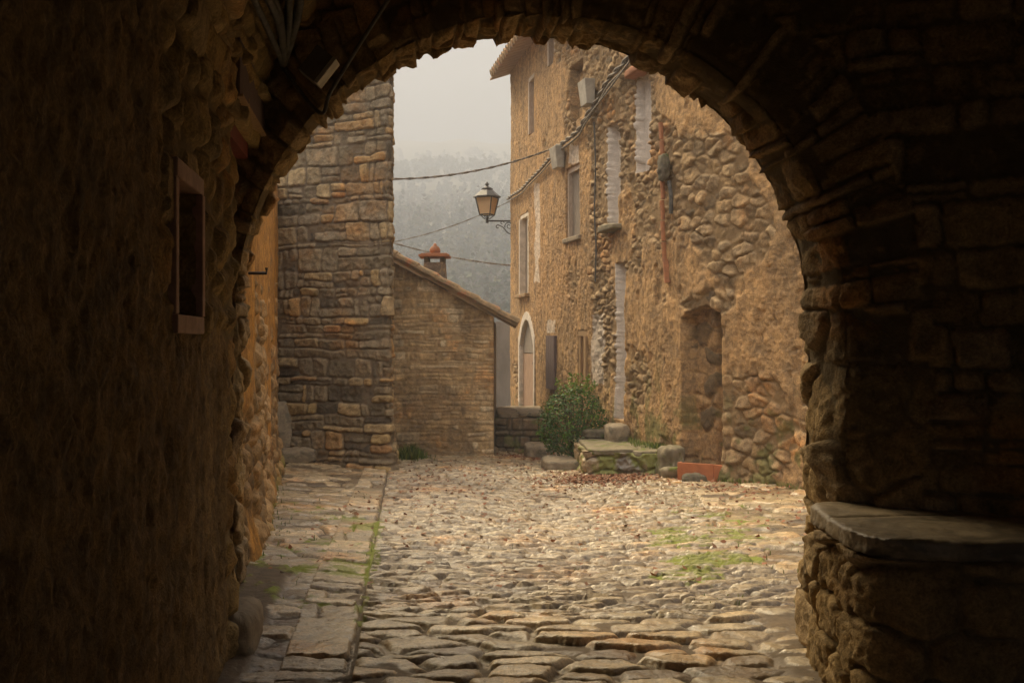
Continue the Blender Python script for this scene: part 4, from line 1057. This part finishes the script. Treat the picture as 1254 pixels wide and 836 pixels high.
# ---- vegetation
def leafmesh(P, N, size, name, mat, parent=None, asp=.5, val=None):
    """leaf-shaped quads (bent along the midrib) at points P facing about N"""
    n = len(P); r = rng.normal(size=(n, 3)); T = np.cross(N, r); T /= np.linalg.norm(T, axis=1)[:, None]; Bn = np.cross(N, T)
    s = size[:, None]; tip = P + T * s; base = P - T * s * .6; l = P + Bn * s * asp - N * s * .12; rr_ = P - Bn * s * asp - N * s * .12
    V = np.stack([base, l, tip, rr_], 1).reshape(-1, 3); Q = np.arange(4 * n).reshape(-1, 4)
    v = np.repeat((val if val is not None else rng.random(n)), 4)
    me = mesh_np(name, V, Q, {'A': np.stack([v, v, v], -1)}, smooth=False)
    return link(name, me, mat, parent)
def leafmat(name, stops, rough=.5, trans=.25, spec=.4):
    m, nt, b = newmat(name); a = nt.nodes.new('ShaderNodeAttribute'); a.attribute_name = 'A'
    s = nt.nodes.new('ShaderNodeSeparateColor'); nt.links.new(a.outputs['Color'], s.inputs[0])
    c = ramp(nt, s.outputs[0], stops); nt.links.new(c, b.inputs['Base Color']); b.inputs['Roughness'].default_value = rough; b.inputs['Specular IOR Level'].default_value = spec
    tr = nt.nodes.new('ShaderNodeBsdfTranslucent'); nt.links.new(c, tr.inputs[0]); ms = nt.nodes.new('ShaderNodeMixShader'); ms.inputs[0].default_value = trans
    nt.links.new(b.outputs[0], ms.inputs[1]); nt.links.new(tr.outputs[0], ms.inputs[2]); nt.links.new(ms.outputs[0], nt.nodes['Material Output'].inputs[0])
    return m
m_bush = leafmat('bush_leaf', [(0, (.022, .06, .008)), (.5, (.055, .125, .014)), (.8, (.12, .21, .022)), (.93, (.24, .30, .035)), (1, (.38, .14, .02))], .48, .2, .3)
m_grass = leafmat('grass_blade', [(0, (.05, .08, .015)), (.6, (.10, .15, .02)), (1, (.22, .24, .05))], .6, .3)
m_dryleaf = leafmat('dry_leaf', [(0, (.16, .06, .03)), (.4, (.28, .11, .05)), (.75, (.22, .12, .07)), (1, (.42, .24, .12))], .7, .15)
m_twig = plain('twig_bark', (.12, .085, .05), (.07, .05, .03), .9, 20, .003)
def bush():
    c = Vector((.98, 15.95, G(1, 16.2))); B = empty('round_bush', c); tag(B, 'round glossy dark green bush growing in front of the terraced house', 'bush')
    n = 5200
    d = rng.normal(size=(n, 3)); d /= np.linalg.norm(d, axis=1)[:, None]
    lump = np.array([mnoise.noise(Vector(x) * 2.3) for x in d]) * .16 + np.array([mnoise.noise(Vector(x) * 6) for x in d]) * .09
    r = (1 + lump) * (1 - rng.random(n) ** 2.2 * .38)
    P = d * r[:, None] * np.array([.56, .52, .62]) + np.array([0, 0, .68])
    P[:, 2] = np.maximum(P[:, 2], .03)
    N = d + rng.normal(size=(n, 3)) * .55; N[:, 2] += .35; N /= np.linalg.norm(N, axis=1)[:, None]
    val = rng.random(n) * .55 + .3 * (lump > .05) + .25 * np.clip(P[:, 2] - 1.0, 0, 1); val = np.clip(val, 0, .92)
    val[(rng.random(n) < .006) | ((P[:, 0] < -.3) & (P[:, 2] < .25) & (rng.random(n) < .3))] = 1
    # loose upright shoots on the crown
    m_ = 420; sh = rng.integers(0, 14, m_); sx = rng.uniform(-.22, .28, 14); sy = rng.uniform(-.2, .2, 14); hh = rng.uniform(.16, .36, 14)
    t = rng.random(m_); P2 = np.stack([sx[sh] * (1 + .4 * t) + rng.normal(size=m_) * .025, sy[sh] + rng.normal(size=m_) * .025, 1.16 + t * hh[sh]], -1)
    N2 = rng.normal(size=(m_, 3)); N2 /= np.linalg.norm(N2, axis=1)[:, None]
    P = np.r_[P, P2] + np.array(c); N = np.r_[N, N2]; val = np.r_[val, np.clip(.6 + rng.random(m_) * .32, 0, .95)]
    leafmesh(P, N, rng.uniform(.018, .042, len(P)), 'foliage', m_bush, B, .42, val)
    mb = MB(); rr = random.Random(3)
    for k in range(16):
        a = rr.uniform(0, 6.28); r_ = rr.uniform(.1, .4); mb.tube(spline([c + Vector((rr.uniform(-.08, .08), rr.uniform(-.08, .08), -.1)), c + Vector((r_ * .5 * math.cos(a), r_ * .5 * math.sin(a), .4)), c + Vector((r_ * math.cos(a), r_ * math.sin(a), rr.uniform(.8, 1.15)))], 4), .010, 5)
    mb.build('stem', m_twig, B)
bush()
def ivy():   # paler small plant at the foot of the bush
    c = Vector((1.12, 15.45, G(1, 15.5) + .22)); n = 420; B = empty('leafy_plant', c); tag(B, 'small pale green leafy plant at the right foot of the round bush', 'plant')
    d = rng.normal(size=(n, 3)); d /= np.linalg.norm(d, axis=1)[:, None]; P = d * rng.uniform(.5, 1, n)[:, None] * np.array([.20, .16, .24]) + np.array(c) + np.array([0, 0, .06])
    leafmesh(P, d, rng.uniform(.02, .045, n), 'foliage', m_pale, B, .6)
    mb = MB(); [mb.tube([c - Vector((0, 0, .25)), c + Vector((random.uniform(-.1, .1), random.uniform(-.1, .1), .12))], .008, 4) for _ in range(6)]; mb.build('stem', m_twig, B)
m_pale = leafmat('pale_leaf', [(0, (.06, .10, .05)), (1, (.14, .19, .09))], .45, .2)
ivy()
def blades(pts, name, label, cat, kind=None, hmin=.05, hmax=.14, w=.006):
    V = []; Fc = []; vals = []
    for (x, y, z, k) in pts:
        h = random.uniform(hmin, hmax) * k; a = random.uniform(0, 6.28); l = random.uniform(.1, .7) * h; dx, dy = math.cos(a), math.sin(a); px, py = -dy * w, dx * w
        o = len(V); V += [(x - px, y - py, z - .01), (x + px, y + py, z - .01), (x + dx * l * .4 + px * .7, y + dy * l * .4 + py * .7, z + h * .6), (x + dx * l * .4 - px * .7, y + dy * l * .4 - py * .7, z + h * .6), (x + dx * l, y + dy * l, z + h * .95), (x + dx * l + px * .1, y + dy * l + py * .1, z + h * .95)]
        Fc += [(o, o + 1, o + 2, o + 3), (o + 3, o + 2, o + 5, o + 4)]; v = random.random(); vals += [v] * 6
    me = mesh_np(name, np.array(V), np.array(Fc), {'A': np.array(vals)[:, None].repeat(3, 1)}, smooth=False)
    o = link(name, me, m_grass); tag(o, label, cat, kind=kind); return o
pts = []
for _ in range(420): a = random.gauss(0, 1); pts.append((-1.72 + a * .16, 16.6 + random.gauss(0, .15), G(-1.7, 16.6), 1.0 - .25 * abs(a)))
blades(pts, 'grass_clump', 'clump of long green grass at the gable foot beside the grey house corner', 'grass', 'stuff', .18, .34, .010)
pts = []
for _ in range(900):
    y = random.uniform(6.0, 11.5); x = .6 + .14 * y + random.gauss(0, .7) if random.random() < .6 else EDGE(y) - abs(random.gauss(0, .6))
    if vn(np.array(x * 2.2), np.array(y * 1.8), 12) > .52: pts.append((x, y, G(x, y) + .008, .42))
for _ in range(1100):        # sprigs along the wall feet and on the platform
    w_ = random.random()
    if w_ < .35: x = random.uniform(1.75, 2.2); y = random.uniform(14.2, 15.6); pts.append((x, y, G(1.5, 14) + .37, 1))
    elif w_ < .6: u = random.uniform(rcum[1], rcum[3]); c, t, n = frame_at(u, random.uniform(.05, .16)); pts.append((c.x, c.y, G(c.x, c.y), .8))
    elif w_ < .66: y = random.uniform(7.5, 12); f = (y - 7.6) / (15.9 - 7.6); x = -2.0 - 1.78 * max(f, -.1) + random.uniform(.08, .3); pts.append((x, y, G(x, y), .6))
    elif w_ < .9: u = random.gauss((rcum[4] * .65 + rcum[5] * .35), .25); c, t, n = frame_at(u, random.uniform(.05, .15)); pts.append((c.x, c.y, G(c.x, c.y) + .35, .9))
    else: x = random.gauss(1.0, .25); y = random.gauss(15.0, .1); pts.append((x, y, G(x, y), .5))
blades(pts, 'grass_tufts', None, None, 'stuff', .05, .13, .005)
def litter():
    n = 3000; X = np.r_[rng.normal(1.25, .42, n // 2), rng.uniform(-1.8, 3.2, n // 2 - 150), rng.normal(2.6, .3, 150)]
    Y = np.r_[rng.normal(13.55, .42, n // 2), 6.5 + 9.5 * rng.random(n // 2 - 150) ** .7, rng.normal(11.9, .4, 150)]
    far = rng.random(len(X)) < .12; X = np.where(far, rng.normal(.3, .35, len(X)), X); Y = np.where(far, rng.normal(17.3, .3, len(X)), Y)
    Z = gz(X, Y) + .035 + rng.uniform(0, .02, len(X)) + .02 * np.exp(-((X - 1.25) / .3) ** 2 - ((Y - 13.5) / .3) ** 2)
    N = np.stack([rng.normal(0, .45, len(X)), rng.normal(0, .45, len(X)), np.ones(len(X))], -1); N /= np.linalg.norm(N, axis=1)[:, None]
    o = leafmesh(np.stack([X, Y, Z], -1), N, rng.uniform(.018, .042, len(X)), 'fallen_leaves', m_dryleaf, None, .6); tag(o, kind='stuff')
litter()

# ---- far wooded slope, one mass
def woods():
    n = 5200; X = []; rs = []
    for k in range(n):
        y = 80 + 400 * random.random() ** 1.4; x = random.uniform(-.38, .20) * (y + 10); X.append((x, y, terrain_z(x, y), random.uniform(3.5, 9.5) * (1 if y < 220 else .6)))
    V = []; vals = []; mb = MB()
    for (x, y, z, h) in X:
        kind = random.random(); k = int(44 * (1 if y < 200 else .6)); v0 = random.uniform(.0, .35) if kind < .5 else (random.uniform(.45, .7) if kind < .8 else random.uniform(.75, .98))
        d = rng.normal(size=(k, 3)); d /= np.linalg.norm(d, axis=1)[:, None]; r = rng.uniform(.35, 1, k)[:, None]
        w_ = h * (.20 if kind < .5 else .30)
        P = d * r * np.array([w_, w_, h * .42]) + np.array([x, y, z + h * .6])
        if kind < .5: P[:, :2] = np.array([x, y]) + (P[:, :2] - np.array([x, y])) * np.clip(1.5 * (z + h - P[:, 2:3]) / h + .15, .15, 1.3)
        V.append(P); vals.append(np.clip(v0 + rng.normal(0, .04, k), 0, 1))
        if y < 150: mb.tube([(x, y, z - .3), (x, y, z + h * .8)], [.12, .03], 4)
    P = np.concatenate(V); N = rng.normal(size=P.shape); N /= np.linalg.norm(N, axis=1)[:, None]
    dist = P[:, 1]
    o = leafmesh(P, N, rng.uniform(.25, .5, len(P)) * (1 + dist / 250), 'woodland', m_woods, None, .55, np.concatenate(vals)); tag(o, kind='stuff')
    t = mb.build('woodland_trunks', m_twig); tag(t, kind='stuff')
m_woods = leafmat('far_leaf', [(0, (.03, .04, .02)), (.4, (.045, .06, .025)), (.6, (.09, .085, .03)), (.8, (.075, .06, .04)), (1, (.10, .08, .055))], .8, .1, .1)
woods()
# ------------------------------------------------------------------ air, light, camera
m = bpy.data.materials.new('mist'); m.use_nodes = True; nt = m.node_tree; nt.nodes.clear()
out = nt.nodes.new('ShaderNodeOutputMaterial'); pv = nt.nodes.new('ShaderNodeVolumePrincipled')
pv.inputs['Color'].default_value = (.52, .55, .61, 1); pv.inputs['Density'].default_value = .0046; pv.inputs['Anisotropy'].default_value = .0
nt.links.new(pv.outputs[0], out.inputs['Volume'])
mb = MB(); mb.box(-460, 460, -45, 575, -16, 158); tag(mb.build('haze', m), kind='stuff')

SUN_EL, SUN_AZ = math.radians(47), math.radians(-38)        # azimuth from +Y (ahead) towards +X
w = bpy.data.worlds.new('World'); scene.world = w; w.use_nodes = True; nt = w.node_tree; nt.nodes.clear()
out = nt.nodes.new('ShaderNodeOutputWorld'); bg = nt.nodes.new('ShaderNodeBackground'); sk = nt.nodes.new('ShaderNodeTexSky')
sk.sky_type = 'NISHITA'; sk.sun_disc = False; sk.sun_elevation = SUN_EL; sk.sun_rotation = SUN_AZ; sk.dust_density = 4; sk.air_density = 1.2
bg.inputs[1].default_value = .12
tc = nt.nodes.new('ShaderNodeTexCoord'); sx = nt.nodes.new('ShaderNodeSeparateXYZ'); nt.links.new(tc.outputs['Generated'], sx.inputs[0])
# overcast cloud sheet: greyer and dimmer low down, brighter overhead
cl = ramp(nt, sx.outputs[2], [(0, (1.25, 1.22, 1.35)), (.28, (1.0, .97, 1.1)), (.5, (9, 8.3, 7.4)), (1, (18, 16.2, 14))])
cn = noise_node(nt, 2.2, 5, .55, tc.outputs['Generated']).outputs[0]
cl = mix(nt, 1, cl, ramp(nt, cn, [(.3, (.85, .85, .86)), (.7, (1.12, 1.1, 1.08))]), 'MULTIPLY')
sky = mix(nt, .88, sk.outputs[0], cl)
nt.links.new(sky, bg.inputs[0]); nt.links.new(bg.outputs[0], out.inputs[0])
sd = bpy.data.lights.new('sun', 'SUN'); sd.energy = 5.0; sd.angle = math.radians(28); sd.color = (1, .81, .50)
so = bpy.data.objects.new('sun', sd); COL.objects.link(so)
d = Vector((math.sin(SUN_AZ) * math.cos(SUN_EL), math.cos(SUN_AZ) * math.cos(SUN_EL), math.sin(SUN_EL)))
so.rotation_euler = (-d).to_track_quat('-Z', 'Y').to_euler()

cd = bpy.data.cameras.new('camera'); cam = bpy.data.objects.new('camera', cd); COL.objects.link(cam)
cam.location = (0, 0, H); cam.rotation_euler = (math.pi / 2, 0, 0); cd.sensor_width = 36; cd.lens = F / 1254 * 36
cd.clip_start = .05; cd.clip_end = 2000
scene.camera = cam
scene.view_settings.view_transform = 'Standard'; scene.view_settings.look = 'None'; scene.view_settings.gamma = 1
scene.view_settings.exposure = 1.24
scene.cycles.denoising_prefilter = 'ACCURATE'; scene.cycles.denoising_input_passes = 'RGB_ALBEDO_NORMAL'; scene.cycles.use_denoising = True; scene.cycles.denoiser = 'OPENIMAGEDENOISE'
scene.cycles.max_bounces = 8; scene.cycles.diffuse_bounces = 5; scene.cycles.volume_bounces = 2; scene.cycles.glossy_bounces = 3
scene.cycles.use_adaptive_sampling = True
